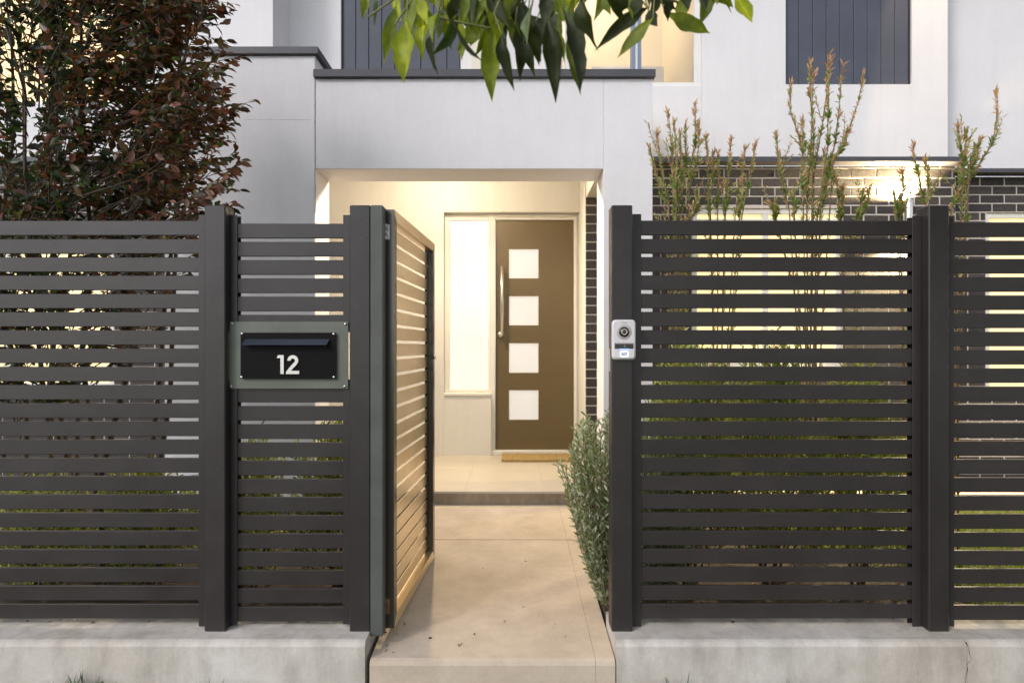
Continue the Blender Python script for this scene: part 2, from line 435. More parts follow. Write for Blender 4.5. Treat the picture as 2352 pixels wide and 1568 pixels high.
path = MB()
def path_z(y): return .16 + (y - 2.64) / (4.78 - 2.64) * .118
def slab(name, x0, x1, y0, y1, front=False, bev=.012):
    m = MB(); z0, z1 = path_z(y0), path_z(y1); lo = -.3
    pts = [(y0, lo), (y1, lo), (y1, z1), (y0 + bev, z0 + .0005), (y0 + bev*.3, z0 - bev*.3), (y0, z0 - bev)]
    m.prism_x(pts, x0, x1); return m.build(name, M['path'], PATH)
PATH = bpy.data.objects.new('path', None); C.objects.link(PATH); WPOS[PATH] = Vector((0, 3.6, .2)); PATH.location = (0, 3.6, .2); struct(PATH)
slab('slab', -.612, .3533, 2.64, 4.036, bev=.022); slab('slab', .3545, .4375, 2.64, 4.036, bev=.022)
slab('slab', -.63, .3533, 4.044, 4.776, bev=.004); slab('slab', .3545, .45, 4.044, 4.776, bev=.004)
gj = part('joint', M['soil'], PATH, (-.612, .43, 2.7, 4.77, -.3, .12))
struct(part('paving', M['path'], None, (.72, 12, 5.30, 5.84, -.5, .232)))

# porch floor: step and tiles
PORCH = bpy.data.objects.new('porch', None); C.objects.link(PORCH); PORCH.location = (0, 5.4, .2); WPOS[PORCH] = Vector((0, 5.4, .2)); struct(PORCH)
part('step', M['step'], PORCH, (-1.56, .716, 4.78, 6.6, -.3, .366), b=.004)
gx = [-1.56, -.97, -.37, .235, .716]; gy = [4.774, 5.10, 5.70, 6.30, 6.54]
for i in range(4):
    for j in range(4):
        m = MB().box(gx[i]+.002, gx[i+1]-.002, gy[j]+.002, gy[j+1]-.002, .362, .380 + random.uniform(-.0004, .0004), b=.0015)
        m.build('tile', M['tile'], PORCH)
part('grout', M['grout'], PORCH, (-1.555, .71, 4.79, 6.53, .3661, .3775))

# ------------------------------------------------------------------ house
HOUSE = thing('house', 'white rendered two storey house with dark brick base and lit porch', 'house', (0, 5.9, .2))
PF, PB = 4.90, 5.28                                            # porch front and back of its piers
zs = Z(388, PF); zc = Z(181, PF); zt = Z(163, PF)
# left block, taller
zlt, zlc = Z(111, PF), Z(128, PF)
part('wall', M['stucco'], HOUSE, (-2.76, X(724, PF) - .0015, PF, PB, .0, zlc), b=.004)
part('wall', M['stucco'], HOUSE, (-2.76, -1.95, PB + .0005, 6.34, .0, zlc))
part('wall', M['stucco'], HOUSE, (-1.9495, X(724, PF) - .003, PB + .001, 6.6, 3.36, zlc))
part('coping', M['cap'], HOUSE, (-2.80, X(730, PF) + .01, PF - .03, 6.6, zlc + .001, zlt), b=.003)
# porch beam, piers
part('beam', M['stucco'], HOUSE, (X(724, PF) + .001, X(1386, PF) - .0005, PF, PB, zs, zc), b=.003)
part('beam', M['stucco_in'], HOUSE, (.6925, X(1499, PF) - .004, PB + .001, 5.845, zs, zc))
part('pier', M['stucco'], HOUSE, (X(1386, PF) + .0005, X(1499, PF), PF, PB, .0, zc), b=.003)
part('coping', M['cap'], HOUSE, (X(724, PF) - .006, X(1504, PF), PF - .035, 5.84, zc + .001, zt), b=.003)
part('ceiling', M['ceiling'], HOUSE, (X(724, PF) - .36, .69, PB + .001, 6.34, 3.25, 3.35))
# door wall with the opening for the door and its sidelight
DW, DD = 6.34, 6.43
xl, xm, xr = X(1019, DW), X(1128, DW), X(1331, DW)
zo = Z(487, DW); zsill = Z(902, DW)
part('wall', M['stucco_in'], HOUSE, (-1.948, xl, DW, 6.6, .0, 3.5), b=.003)
part('wall', M['stucco_in'], HOUSE, (xl, xr, DW, 6.6, zo, 3.5), b=.003)
part('wall', M['stucco_in'], HOUSE, (xl, xm, DW, 6.6, .0, zsill - .03), b=.003)
part('wall', M['stucco_in'], HOUSE, (xr, .9, 5.858, 6.6, .0, 3.5), b=.003)
part('sill', M['cream'], HOUSE, (xl + .001, xm, DW - .012, 6.5, zsill - .029, zsill), b=.004)
# sidelight
sl = part('sidelight', M['cream'], HOUSE, (xl+.002, X(1033, DD), DD, DD+.06, zsill+.001, zo-.002), (X(1122, DD), X(1137, DD), DD-.012, DD+.06, zsill+.001, zo-.06),
          (X(1033, DD), X(1122, DD), DD, DD+.06, Z(506, DD), zo-.002), (X(1033, DD), X(1122, DD), DD, DD+.06, zsill+.001, zsill+.03), b=.004)
part('pane', M['sidelight'], sl, (X(1033, DD)-.004, X(1122, DD)+.004, DD+.028, DD+.036, zsill+.02, Z(506, DD)+.01))
# door
dx0, dx1 = X(1138, DD), X(1317.5, DD); dz0, dz1 = Z(1032, DD), Z(506, DD)
df = part('door_frame', M['cream'], HOUSE, (dx1+.003, xr+.01, DD-.015, DD+.07, .38, zo-.002), (X(1122, DD)+.001, dx1+.003, DD-.014, DD+.07, dz1+.003, zo-.002), b=.004)
part('rebate', M['cream'], df, (dx1+.03, xr-.03, DD-.03, DD-.0155, .381, zo-.03), (X(1137, DD), dx1+.0295, DD-.03, DD-.0145, dz1+.03, zo-.03), b=.002)
part('mullion', M['cream'], df, (X(1122, DD)+.001, dx0-.003, DD-.016, DD+.06, .381, zsill), (X(1127, DD), dx0-.003, DD-.03, DD-.0165, .3815, dz1+.03), b=.004)
part('threshold', M['cream'], df, (X(1127, DD), xr-.01, DD-.06, DD+.06, .3785, dz0-.004), b=.004)
lites = [(573, 638), (681, 746), (789, 855), (897, 963)]
lx0, lx1 = X(1170, DD), X(1236, DD)
dm = MB(); yq = (DD+.012, DD+.055)
dm.box(dx0, lx0, *yq, dz0, dz1); dm.box(lx1, dx1, *yq, dz0, dz1)
zz = [dz1] + [z for a, b_ in lites for z in (Z(a, DD), Z(b_, DD))] + [dz0]
for k in range(0, len(zz), 2): dm.box(lx0, lx1, *yq, zz[k+1], zz[k])
door = dm.build('front_door', M['door'], HOUSE)
for a, b_ in lites:
    pn = part('pane', M['lite'], door, (lx0, lx1, DD+.018, DD+.03, Z(b_, DD), Z(a, DD)))
    e = .004
    part('bead', M['cream'], door, (lx0-e, lx1+e, DD+.010, DD+.0115, Z(a, DD)-.002, Z(a, DD)+e), (lx0-e, lx1+e, DD+.010, DD+.0115, Z(b_, DD)-e, Z(b_, DD)+.002),
         (lx0-e, lx0+.002, DD+.010, DD+.0114, Z(b_, DD)+.002, Z(a, DD)-.002), (lx1-.002, lx1+e, DD+.010, DD+.0114, Z(b_, DD)+.002, Z(a, DD)-.002))
hx = X(1153, 6.37); h = MB()
h.tube([(hx, 6.372, Z(610, 6.37)), (hx, 6.372, Z(775-2, 6.37)+.03)], .0165, 14)
for zy in (640, 745): h.tube([(hx, 6.372, Z(zy, 6.37)), (hx, DD+.012, Z(zy, 6.37))], .009, 8)
h.build('handle', M['steel'], door)
k = MB(); kz = Z(768, 6.40); kx = X(1149, 6.40)
k.tube([(kx, DD+.013, kz), (kx, DD-.002, kz)], [.030, .027], 18); k.tube([(kx, DD-.001, kz), (kx, DD-.02, kz)], .019, 14)
k.build('lock', M['steel'], door)

def hairline(pts, w, y, mat=None):
    m = MB(); L1, R1 = [], []
    for k_, (x, z) in enumerate(pts):
        a, b_ = pts[max(0, k_-1)], pts[min(len(pts)-1, k_+1)]; d = Vector((b_[0]-a[0], b_[1]-a[1])).normalized(); ww = w*random.uniform(.5, 1.3)
        L1.append((x-d.y*ww, z+d.x*ww)); R1.append((x+d.y*ww, z-d.x*ww))
    m.prism_y(L1 + R1[::-1], y-.0006, y+.004); m.build('crack', mat or M['stain'], HOUSE)
jx = X(724, PF)
hairline([(jx + random.uniform(-.003, .004), z) for z in np.linspace(zc-.01, 2.55, 26)], .0022, PF)
hairline([(x, Z(275, PF) + random.uniform(-.002, .002)) for x in np.linspace(X(560, PF), X(716, PF), 14)], .0008, PF)

# upper storey
UP, UL, UR = 5.735, 6.15, 5.985
zfl_t, zfl_b = Z(366, 5.80), Z(378, 5.80)
xwl, xwr = .55, X(1612, UP); zw = Z(197, UP)
xb0, xb1 = X(1805, UP), X(2095, UP); zb = Z(194, UP)
xe = X(2177, UP)
TOPZ = 6.6
part('wall', M['stucco'], HOUSE, (.50, xwr, UP, UP+.25, zfl_t, zw), b=.003)
part('wall', M['stucco'], HOUSE, (.50, xwl, UP, UP+.25, zw+.0005, TOPZ))
part('wall', M['stucco'], HOUSE, (xwr+.0005, xb0-.001, UP, UP+.25, zfl_t, TOPZ), b=.0015)
part('wall', M['stucco'], HOUSE, (xb0-.0005, xb1+.0005, UP, UP+.25, zfl_t, zb), b=.0015)
part('wall', M['stucco'], HOUSE, (xb1+.001, xe, UP, UP+.40, zfl_t, TOPZ), b=.0015)
part('wall', M['stucco'], HOUSE, (xe+.0005, 9, UR, UR+.25, Z(388, UR), TOPZ), b=.003)
def boards(x0, x1, z0, z1, y, n, extra=None):
    pnl = part('cladding', M['cap'], HOUSE, (x0, x1, y+.026, y+.05, z0, z1))
    w = (x1-x0-.02)/n
    for i in range(n):
        MB().box(x0+.01+i*w+.0025, x0+.01+(i+1)*w-.0025, y, y+.025, z0+.012, z1, b=.003).build('board', M['board'], pnl)
    part('trim', M['cap'], pnl, (x0+.0005, x0+.0095, y-.012, y+.025, z0+.0105, z1), (x1-.0095, x1-.0005, y-.012, y+.025, z0+.0105, z1), (x0+.0005, x1-.0005, y-.012, y+.025, z0+.0005, z0+.010))
boards(xb0, xb1, zb, TOPZ, UP+.035, 9)
# left half of the upper storey
xs = X(627, UP)
uwx0, uwx1, uwz0 = -4.95, -3.62, 3.75
part('wall', M['stucco'], HOUSE, (uwx1, xs, UP, UL, zfl_t, TOPZ), b=.003)
part('wall', M['stucco'], HOUSE, (-9, uwx0, UP, UL, zfl_t, TOPZ))
part('wall', M['stucco'], HOUSE, (uwx0+.0005, uwx1-.0005, UP, UL, zfl_t, uwz0), b=.003)
bx0, bx1 = X(783, UL), X(1058, UL)
part('wall', M['stucco'], HOUSE, (xs - .2, bx0-.0005, UL+.001, UL+.25, 3.3, TOPZ))
part('wall', M['stucco'], HOUSE, (bx0, bx1, UL, UL+.25, 3.3, 4.09))
part('wall', M['stucco'], HOUSE, (bx1+.0005, .497, UL, UL+.25, 3.3, TOPZ))
boards(bx0, bx1, 4.09, TOPZ, UL+.03, 9)
part('flashing', M['cap'], HOUSE, (1.11, 4.20, UP-.025, 5.848, zfl_b, zfl_t-.0005), b=.003)
part('flashing', M['cap'], HOUSE, (4.187, 9, UR-.025, 6.098, Z(398, UR), Z(388, UR)-.0005), b=.003)
part('flashing', M['cap'], HOUSE, (-9, -2.765, UP-.025, 5.848, zfl_b, zfl_t-.0005), b=.003)
part('roof', M['cap'], HOUSE, (-9, 9, 5.3, 9, TOPZ+.001, TOPZ+.2))
# windows
def window(x0, x1, z0, z1, y, mat, mulls=(), frame=None, fw=.05, depth=.09, sill=True, trans=()):
    fm = frame or M['cream']
    f = MB(); y0, y1 = y, y + depth
    f.box(x0, x0+fw, y0, y1, z0, z1, b=.003); f.box(x1-fw, x1, y0, y1, z0, z1, b=.003)
    f.box(x0+fw, x1-fw, y0+.001, y1, z1-fw, z1, b=.003); f.box(x0+fw, x1-fw, y0+.001, y1, z0, z0+fw, b=.003)
    w = f.build('window', fm, HOUSE)
    for mx in mulls: part('mullion', M['blue_frame'] if frame is M['white_frame'] else fm, w, (mx-.03, mx+.03, y0+.002, y1-.01, z0+fw, z1-fw), b=.003)
    for tz in trans: part('transom', fm, w, (x0+fw+.001, x1-fw-.001, y0+.012, y1-.012, tz-.02, tz+.02), b=.003)
    edges = [x0+fw] + [e for mx in mulls for e in (mx-.03, mx+.03)] + [x1-fw]
    for a in range(0, len(edges), 2): part('pane', mat, w, (edges[a]+.0005, edges[a+1]-.0005, y0+.035, y0+.043, z0+fw*.98, z1-fw*.98))
    return w
WIN_R = (X(1590, 5.85), X(1935, 5.85), Z(845, 5.85), Z(478, 5.85))
WIN_FR = (X(2265, 6.10), 6.6, Z(905, 6.10), Z(488, 6.10))
WIN_L = (-5.75, -3.78, 1.10, 2.46)
window(WIN_R[0]+.002, WIN_R[1]-.002, WIN_R[2]+.002, WIN_R[3]-.002, 5.87, M['lit_pane'], (X(1758, 5.87),), trans=(Z(507, 5.87),))
window(WIN_FR[0]+.002, WIN_FR[1], WIN_FR[2]+.002, WIN_FR[3]-.002, 6.12, M['lit_pane'], (5.6,))
window(WIN_L[0]+.002, WIN_L[1]-.002, WIN_L[2]+.002, WIN_L[3]-.002, 5.87, M['lit_pane'], (-4.8,))
window(uwx0+.001, uwx1-.001, uwz0+.001, TOPZ, UP+.06, M['lit_pane_dim'], (-4.3,))
# the upstairs window one can look into: a frame, glass and a lit room
wf = MB(); fw = .06
wf.box(xwr-.001-fw, xwr-.001, UP+.02, UP+.12, zw+.001, TOPZ, b=.003); wf.box(xwl+.001, xwr-.0015-fw, UP+.021, UP+.12, zw+.001, zw+.04, b=.003)
wu = wf.build('window', M['white_frame'], HOUSE)
part('mullion', M['blue_frame'], wu, (X(1451, UP+.03), X(1473, UP+.03), UP+.025, UP+.11, zw+.0405, TOPZ), b=.003)
part('bead', M['steel_matt'], wu, (X(1459, UP+.03), X(1464, UP+.03), UP+.017, UP+.0245, zw+.041, TOPZ))
def glass_mat():
    m, t, p, o = new_mat('clear_window_glass')
    g = t.nodes.new('ShaderNodeBsdfGlossy'); g.inputs['Roughness'].default_value = .02
    tr = t.nodes.new('ShaderNodeBsdfTransparent'); fr = t.nodes.new('ShaderNodeFresnel'); fr.inputs[0].default_value = 1.45
    mx = t.nodes.new('ShaderNodeMixShader'); t.links.new(fr.outputs[0], mx.inputs[0]); t.links.new(tr.outputs[0], mx.inputs[1]); t.links.new(g.outputs[0], mx.inputs[2])
    t.links.new(mx.outputs[0], o.inputs[0]); t.nodes.remove(p); return m
M['glass'] = glass_mat()
part('pane', M['glass'], wu, (xwl+.001, xwr-fw-.002, UP+.06, UP+.066, zw+.0405, TOPZ))
room = MB()
room.box(-.4, xwr+.3, 7.3, 7.4, 3.6, TOPZ-.005); room.box(xwr+.0, xwr+.1, UP+.251, 7.299, 3.6, TOPZ-.005)
room.box(-.4, -.3, UP+.251, 7.299, 3.6, TOPZ-.005); room.box(-.299, xwr-.001, UP+.251, 7.299, 3.6, zw-.02)
part_room = room.build('room', M['room'], HOUSE)
part('cabinet', M['white_frame'], HOUSE, (X(1360, 6.6), X(1525, 6.6), 6.6, 6.9, zw-.019, Z(152, 6.6)), b=.006)
rl = bpy.data.lights.new('room_light', 'POINT'); rl.energy = 30; rl.color = (1, .80, .52); rl.shadow_soft_size = .12
rlo = bpy.data.objects.new('room_light', rl); C.objects.link(rlo); rlo.location = (.9, 6.55, 5.7); rlo.parent = HOUSE; rlo.location = Vector((.7, 6.5, 5.6)) - WPOS[HOUSE]

# brickwork
BH, BL = .086, .24
def rows(x0, x1, y, z0, z1, hole=None, phase=0.0, ztop=None):
    """brick rectangles of one face: (x0,x1,z0,z1,y)"""
    out = []; top = ztop if ztop is not None else z1
    r_ = 0; z = top
    while z > z0:
        za, zb_ = max(z0, z-BH+.010), z
        off = phase + (BL/2 if r_ % 2 else 0)
        k0 = math.floor((x0-off)/BL); xx = off + k0*BL
        while xx < x1:
            a, b_ = max(x0, xx+.005), min(x1, xx+BL-.005)
            segs = [(a, b_)]
            if hole and not (zb_ <= hole[2] or za >= hole[3]):
                segs = [(a, min(b_, hole[0]-.006)), (max(a, hole[1]+.006), b_)]
                if za < hole[2]: pass
            for s0, s1 in segs:
                if s1 - s0 > .012 and zb_-za > .012: out.append((s0, s1, za, zb_, y))
            xx += BL
        z -= BH; r_ += 1
    return out
BY = 5.85
bricks = []
bricks += rows(.692, 4.186, BY, .0, zfl_b-.045+.012, WIN_R, .08)
first = rows(.692, 4.186, BY, zfl_b-.0215, zfl_b-.002, None, .20)
bricks += first
bricks += rows(4.187, 7.0, 6.10, .2, Z(398, UR)-.012, WIN_FR, .05)
bricks += rows(-7, -2.765, BY, .2, zfl_b-.012, WIN_L, .09)
def backing(x0, x1, y, z0, z1, hole):
    yy = (y+.003, y+.25)
    bx = [(x0, hole[0], *yy, z0, z1), (hole[1], x1, *yy, z0, z1), (hole[0], hole[1], *yy, z0, hole[2]), (hole[0], hole[1], *yy, hole[3], z1)]
    part('mortar', M['mortar'], HOUSE, *bx)
backing(.695, 4.186, BY, .0, zfl_b-.001, WIN_R)
backing(4.1865, 7, 6.10, .0, Z(398, UR)-.001, WIN_FR)
backing(-7, -2.765, BY, .0, zfl_b-.001, WIN_L)
def score(q):
    x0, x1, z0, z1, y = q; xc, zc_ = (x0+x1)/2, (z0+z1)/2
    px = VX + xc/y*F; py = VY - (zc_-EYE)/y*F
    s = 0
    if px < -20 or px > 2370: return -1
    if py < 515 and 1495 < px: s = 5
    elif 1340 < px < 1372 and py < 990: s = 5
    elif py < 890 and 250 < px < 380: s = 3
    elif 450 < py < 1100 and px > 2190: s = 2
    return s + random.random()*.5
bricks.sort(key=score, reverse=True)
bm_cache = {}
for q in bricks[:298]:
    x0, x1, z0, z1, y = q
    key = (round((x1-x0)*200), round((z1-z0)*500), random.randrange(3))
    if key not in bm_cache:
        m = MB(); w, hh = (x1-x0)/2, (z1-z0)/2
        m.box(-w, w, 0, .05, -hh, hh, b=.004)
        m.v = [(a + random.uniform(-.0012, .0012), b_ + random.uniform(-.0012, .0012), c_ + random.uniform(-.0012, .0012)) for a, b_, c_ in m.v]
        me = bpy.data.meshes.new('brick'); me.from_pydata(m.v, [], m.f); me.materials.append(M['brick']); bm_cache[key] = me
    o = link('brick', bm_cache[key], Vector(((x0+x1)/2, y + random.uniform(-.0015, .0015), (z0+z1)/2)), HOUSE)
mb = MB()
for x0, x1, z0, z1, y in bricks[298:]: mb.box(x0, x1, y, y+.05, z0, z1)
o = mb.build('brickwork', M['brick'], HOUSE); o['kind'] = 'stuff'

# porch downlight (sits in the ceiling) and the up-down wall lamp
def spot(name, loc, direc, energy, size, blend, col, rad, parent):
    l = bpy.data.lights.new(name, 'SPOT'); l.energy = energy; l.spot_size = size; l.spot_blend = blend; l.color = col; l.shadow_soft_size = rad
    o = bpy.data.objects.new(name, l); C.objects.link(o); o.rotation_euler = Vector(direc).to_track_quat('-Z', 'Y').to_euler()
    o.parent = parent; o.location = Vector(loc) - WPOS[parent]; return o
WARM = (1.0, .77, .44)
DLX, DLY = -.68, 5.64
dl = thing('downlight', 'round recessed downlight in the porch ceiling above the door', 'ceiling light', (DLX, DLY, 3.25))
m = MB(); ring = [(math.cos(a), math.sin(a)) for a in np.linspace(0, 2*math.pi, 25)[:-1]]
vs = [(DLX+x*r_, DLY+y*r_, z) for r_, z in ((.042, 3.249), (.042, 3.240), (.056, 3.240), (.058, 3.249)) for x, y in ring]
m.add(vs, [(r_*24+k, r_*24+(k+1) % 24, (r_+1)*24+(k+1) % 24, (r_+1)*24+k) for r_ in range(3) for k in range(24)], True)
m.build('trim', M['white_frame'], dl)
m = MB().add([(DLX+x*.041, DLY+y*.041, 3.2475) for x, y in ring], [tuple(range(24))[::-1]]); m.build('lens', M['lamp_on'], dl)
pl = spot('downlight_lamp', (DLX, DLY, 3.19), (.25, -.75, -1.1), 175, R(176), 1.0, (1, .81, .54), .04, dl)
pb = bpy.data.lights.new('downlight_spill', 'POINT'); pb.energy = 12; pb.color = (1, .86, .66); pb.shadow_soft_size = .05
pbo = bpy.data.objects.new('downlight_spill', pb); C.objects.link(pbo); pbo.parent = dl; pbo.location = (0, 0, -.10)

LX, LY = X(2087, 5.795), 5.795; lz0, lz1 = Z(540, 5.795), Z(459, 5.795)
wl = thing('wall_lamp', 'brushed steel cylinder wall lamp shining up and down the brick', 'wall lamp', (LX, LY, (lz0+lz1)/2))
m = MB(); m.tube([(LX, LY, lz0), (LX, LY, lz0+.012), (LX, LY, lz1-.012), (LX, LY, lz1)], [.034, .036, .036, .034], 24, caps=False)
m.tube([(LX, LY, lz0+.05), (LX, LY, lz1-.05)], .031, 16)
m.build('body', M['steel'], wl)
part('bracket', M['steel'], wl, (LX-.025, LX+.025, LY+.030, BY-.001, (lz0+lz1)/2-.05, (lz0+lz1)/2+.05), b=.004)
for zz_, nm in ((lz1-.003, 1), (lz0+.003, -1)):
    m = MB().add([(LX+x*.03, LY+y*.03, zz_) for x, y in ring], [tuple(range(24))]); m.build('lens', M['lamp_on'], wl)
spot('up_lamp', (LX, LY, lz1+.012), (-.30, .14, 1), 250, R(158), .4, WARM, .02, wl)
spot('down_lamp', (LX, LY, lz0-.012), (-.16, -.12, -1), 560, R(128), .7, (1, .80, .46), .05, wl)

# unseen spot added above the view to warm the wall beside the cladding
el = thing('added_wall_wash', 'unseen lamp added above the dark cladding to warm the upper wall', 'added light', (3.55, 5.62, TOPZ))
m = MB().add([(3.55+x*.05, 5.62+y*.05, TOPZ-.012) for x, y in ring] + [(3.55+x*.06, 5.62+y*.06, TOPZ) for x, y in ring],
             [tuple(range(24))[::-1]] + [(k, 24+k, 24+(k+1) % 24, (k+1) % 24) for k in range(24)]); m.build('lens', M['lamp_on'], el)
spot('added_wash_spot', (3.72, 5.60, TOPZ-.03), (.06, .03, -1), 420, R(25), .3, (1, .72, .38), .02, el)

# ------------------------------------------------------------------ concrete plinths under the fence
def plinth(name, label, x0, x1, end0=False):
    m = MB(); b = .022
    pts = [(2.64, -.3), (2.94, -.3), (2.94, PT), (2.64+b, PT), (2.64+b*.35, PT-b*.3), (2.64, PT-b)]
    m.prism_x(pts, x0, x1); return m.build(name, M['plinth'], None)
pl1 = plinth('concrete_plinth', '', -5.5, -.632)
tag(pl1, 'low grey concrete plinth wall under the fence with the letterbox', 'plinth wall', 'concrete plinths under the fence')
pl2 = plinth('concrete_plinth', '', .4425, 1.938); 
tag(pl2, 'low grey concrete plinth wall under the fence panel with the intercom', 'plinth wall', 'concrete plinths under the fence')
pl3 = plinth('concrete_plinth', '', 1.9405, 5.5)
tag(pl3, 'low concrete plinth wall past the crack at the right end of the fence', 'plinth wall', 'concrete plinths under the fence')

cm = MB(); zc_ = np.linspace(PT-.004, -.02, 12); xj = X(2222, 2.64); xs_ = [xj + random.uniform(-.008, .008) + .012*math.sin(k_*.7) for k_ in range(12)]
cm.prism_y([(x-.0004-.0008*(k_ % 3), z) for k_, (x, z) in enumerate(zip(xs_, zc_))] + [(x+.0006, z) for x, z in list(zip(xs_, zc_))[::-1]], 2.6396, 2.66)
cm.build('crack', M['soil'], pl3)
# ------------------------------------------------------------------ fence
SY, PY = 2.784, 2.73
PITCH, SH = 41.88/F*SY, 33.6/F*SY
def post(parent, x0, x1, top=471, y0=PY, mat='charcoal', zb_=PT, dep=.09):
    return part('post', M[mat], parent, (x0, x1, y0, y0+dep, zb_+.0005, Z(top, y0)), b=.004)
slat_cache = {}
def slats(parent, x0, x1, ytop, skip=(), n=22):
    for k in range(n):
        if k in skip: continue
        key = round(x1-x0, 4)
        if key not in slat_cache:
            m = MB().box(-(x1-x0)/2, (x1-x0)/2, 0, .016, -SH/2, SH/2, b=.0022)
            me = bpy.data.meshes.new('slat'); me.from_pydata(m.v, [], m.f); me.materials.append(M['charcoal']); slat_cache[key] = me
        z = Z(ytop, SY) - k*PITCH - SH/2
        o = link('slat', slat_cache[key], Vector(((x0+x1)/2, SY + random.uniform(-.0006, .0006), z)), parent)
        o.rotation_euler = (random.uniform(-.004, .004), random.uniform(-.0007, .0007), 0)
def channel(parent, x0, x1, top=494, gap=None, open_side=1, bot=1436):
    z1, z0 = Z(top, SY), Z(bot, SY); y0, y1 = SY-.005, SY+.035
    m = MB(); segs = [(z0, z1)] if not gap else [(z0, gap[0]), (gap[1], z1)]
    for a, b_ in segs:
        m.box(x0, x1, y0, y0+.004, a, b_, b=.001); m.box(x0, x1, y1-.004, y1, a, b_)
        xa, xb_ = (x0, x0+.004) if open_side > 0 else (x1-.004, x1)
        m.box(xa, xb_, y0+.0041, y1-.0041, a, b_)
    return m.build('channel', M['charcoal'], parent)

FL = thing('slat_fence', 'charcoal aluminium slat fence carrying the letterbox', 'fence', (-1.6, 2.78, PT), 'slat fences beside the gate')
FR = thing('slat_fence', 'charcoal aluminium slat fence carrying the video intercom', 'fence', (1.6, 2.78, PT), 'slat fences beside the gate')
p1 = (X(469, PY), X(517, PY)); p2 = (X(803, PY), X(850, PY)); p3 = (X(1405, PY), X(1453, PY)); p4 = (X(2134, PY), X(2181, PY))
post(FL, *p1); post(FL, *p2)
post(FL, -2.86, -2.77)
post(FL, p2[1]+.0012, X(880, PY), top=471, mat='charcoal_green', y0=PY-.002, zb_=Z(1461, PY), dep=.06)
cl = X(456, SY-.005); channel(FL, cl, p1[0]-.001, open_side=-1)
slats(FL, -2.72, cl+.012, 507)
channel(FL, -2.769, -2.72)
c0, c1 = X(545, SY-.005), X(788, SY-.005)
gapz = (Z(872, SY), Z(762, SY))
channel(FL, p1[1]+.001, c0, top=494, gap=gapz, open_side=1, bot=1432); channel(FL, c1, p2[0]-.001, top=494, gap=gapz, open_side=-1, bot=1432)
slats(FL, c0-.012, c1+.012, 513.5, skip=(6, 7, 8))
post(FR, *p3); post(FR, *p4)
c2, c3 = X(1473, SY-.005), X(2096, SY-.005)
channel(FR, p3[1]+.001, c2, top=492, open_side=1, bot=1437); channel(FR, c3, p4[0]-.001, top=497, open_side=-1, bot=1437)
slats(FR, c2-.012, c3+.012, 506.5)
c4_ = X(2192, SY-.005)
channel(FR, p4[1]+.001, c4_, top=497, open_side=1, bot=1437)
slats(FR, c4_-.012, 3.28, 510.5)
post(FR, 3.32, 3.41); channel(FR, 3.27, 3.319, open_side=-1)
part('strike_plate', M['steel_matt'], FR, (p3[0]-.004, p3[0]-.0005, PY+.03, PY+.055, Z(853, PY+.04), Z(800, PY+.04)), b=.001)

# ------------------------------------------------------------------ gate, standing open
GA = math.atan2(.063, .95)
GX, GY = X(880.5, 2.80), 2.80
G = thing('slat_gate', 'open charcoal slat gate with a mitred frame swung in over the path', 'gate', (GX, GY, .225), rotz=-GA)
gl, gh, gt, gw = .955, Z(481, 2.80)-.225, .049, .05
def gpart(name, mat, mbuild): return mbuild.build(name, mat, G, world=False)
def mitre(a0, a1, horiz, flip):
    m = MB()
    if not horiz:                       # stile along z, at y=a0..a1
        y0, y1 = a0, a1; inn, out = (y1, y0) if not flip else (y0, y1)
        pts = [(out, .0), (inn, gw), (inn, gh-gw), (out, gh)]
        m.prism_x([(y, z) for y, z in pts], 0, gt)
    return m
for flip, (a, b_) in ((False, (0, gw)), (True, (gl-gw, gl))):
    inn, out = (b_, a) if not flip else (a, b_)
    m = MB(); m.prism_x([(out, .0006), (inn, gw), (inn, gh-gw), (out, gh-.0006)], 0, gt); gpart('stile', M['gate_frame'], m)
for z_o, z_i in ((0, gw), (gh, gh-gw)):
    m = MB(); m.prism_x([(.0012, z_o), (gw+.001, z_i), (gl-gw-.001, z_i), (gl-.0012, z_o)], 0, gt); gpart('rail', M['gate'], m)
ng = 23; pz = (gh-2*gw-.014)/ng
me = None
for i in range(ng):
    if me is None:
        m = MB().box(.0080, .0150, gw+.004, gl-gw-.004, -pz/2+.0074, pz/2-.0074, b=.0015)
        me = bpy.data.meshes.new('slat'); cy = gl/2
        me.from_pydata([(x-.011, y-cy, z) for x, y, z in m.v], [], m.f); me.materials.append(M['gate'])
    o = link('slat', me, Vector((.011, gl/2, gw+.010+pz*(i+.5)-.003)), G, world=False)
for yy in (gw-.0005, gl-gw+.0005-.012):
    m = MB().box(.0015, .0025, yy, yy+.012, gw+.001, gh-gw-.001); m.box(.0195, .0225, yy, yy+.012, gw+.001, gh-gw-.001); gpart('slat_stop', M['gate_frame'], m)
for hz in (Z(533, 2.79)-.225, Z(1392, 2.79)-.225):
    m = MB(); hxx = .006
    for dz, r_ in ((.030, .011), (.022, .008), (-.004, .012), (-.026, .011)): m.tube([(hxx, -.012, hz+dz-.009), (hxx, -.012, hz+dz+.009)], r_, 10)
    m.tube([(hxx, -.012, hz-.05), (hxx, -.012, hz+.045)], .006, 8); m.box(.010, .030, -.008, -.0005, hz-.035, hz+.035, b=.002)
    m.box(.016, .024, -.02, -.008, hz-.01, hz-.003); gpart('hinge', M['rust'] if hz < .5 else M['steel'], m)
m = MB(); lzz = Z(820, 3.7)-.225
m.box(gt*.2, gt*.8, gl, gl+.004, lzz-.09, lzz+.09, b=.001); m.tube([(gt, gl-.025, lzz), (gt+.010, gl-.025, lzz)], [.014, .012], 12); m.tube([(gt*.5, gl+.004, lzz), (gt*.5, gl+.018, lzz)], .009, 8)
gpart('latch', M['steel'], m)

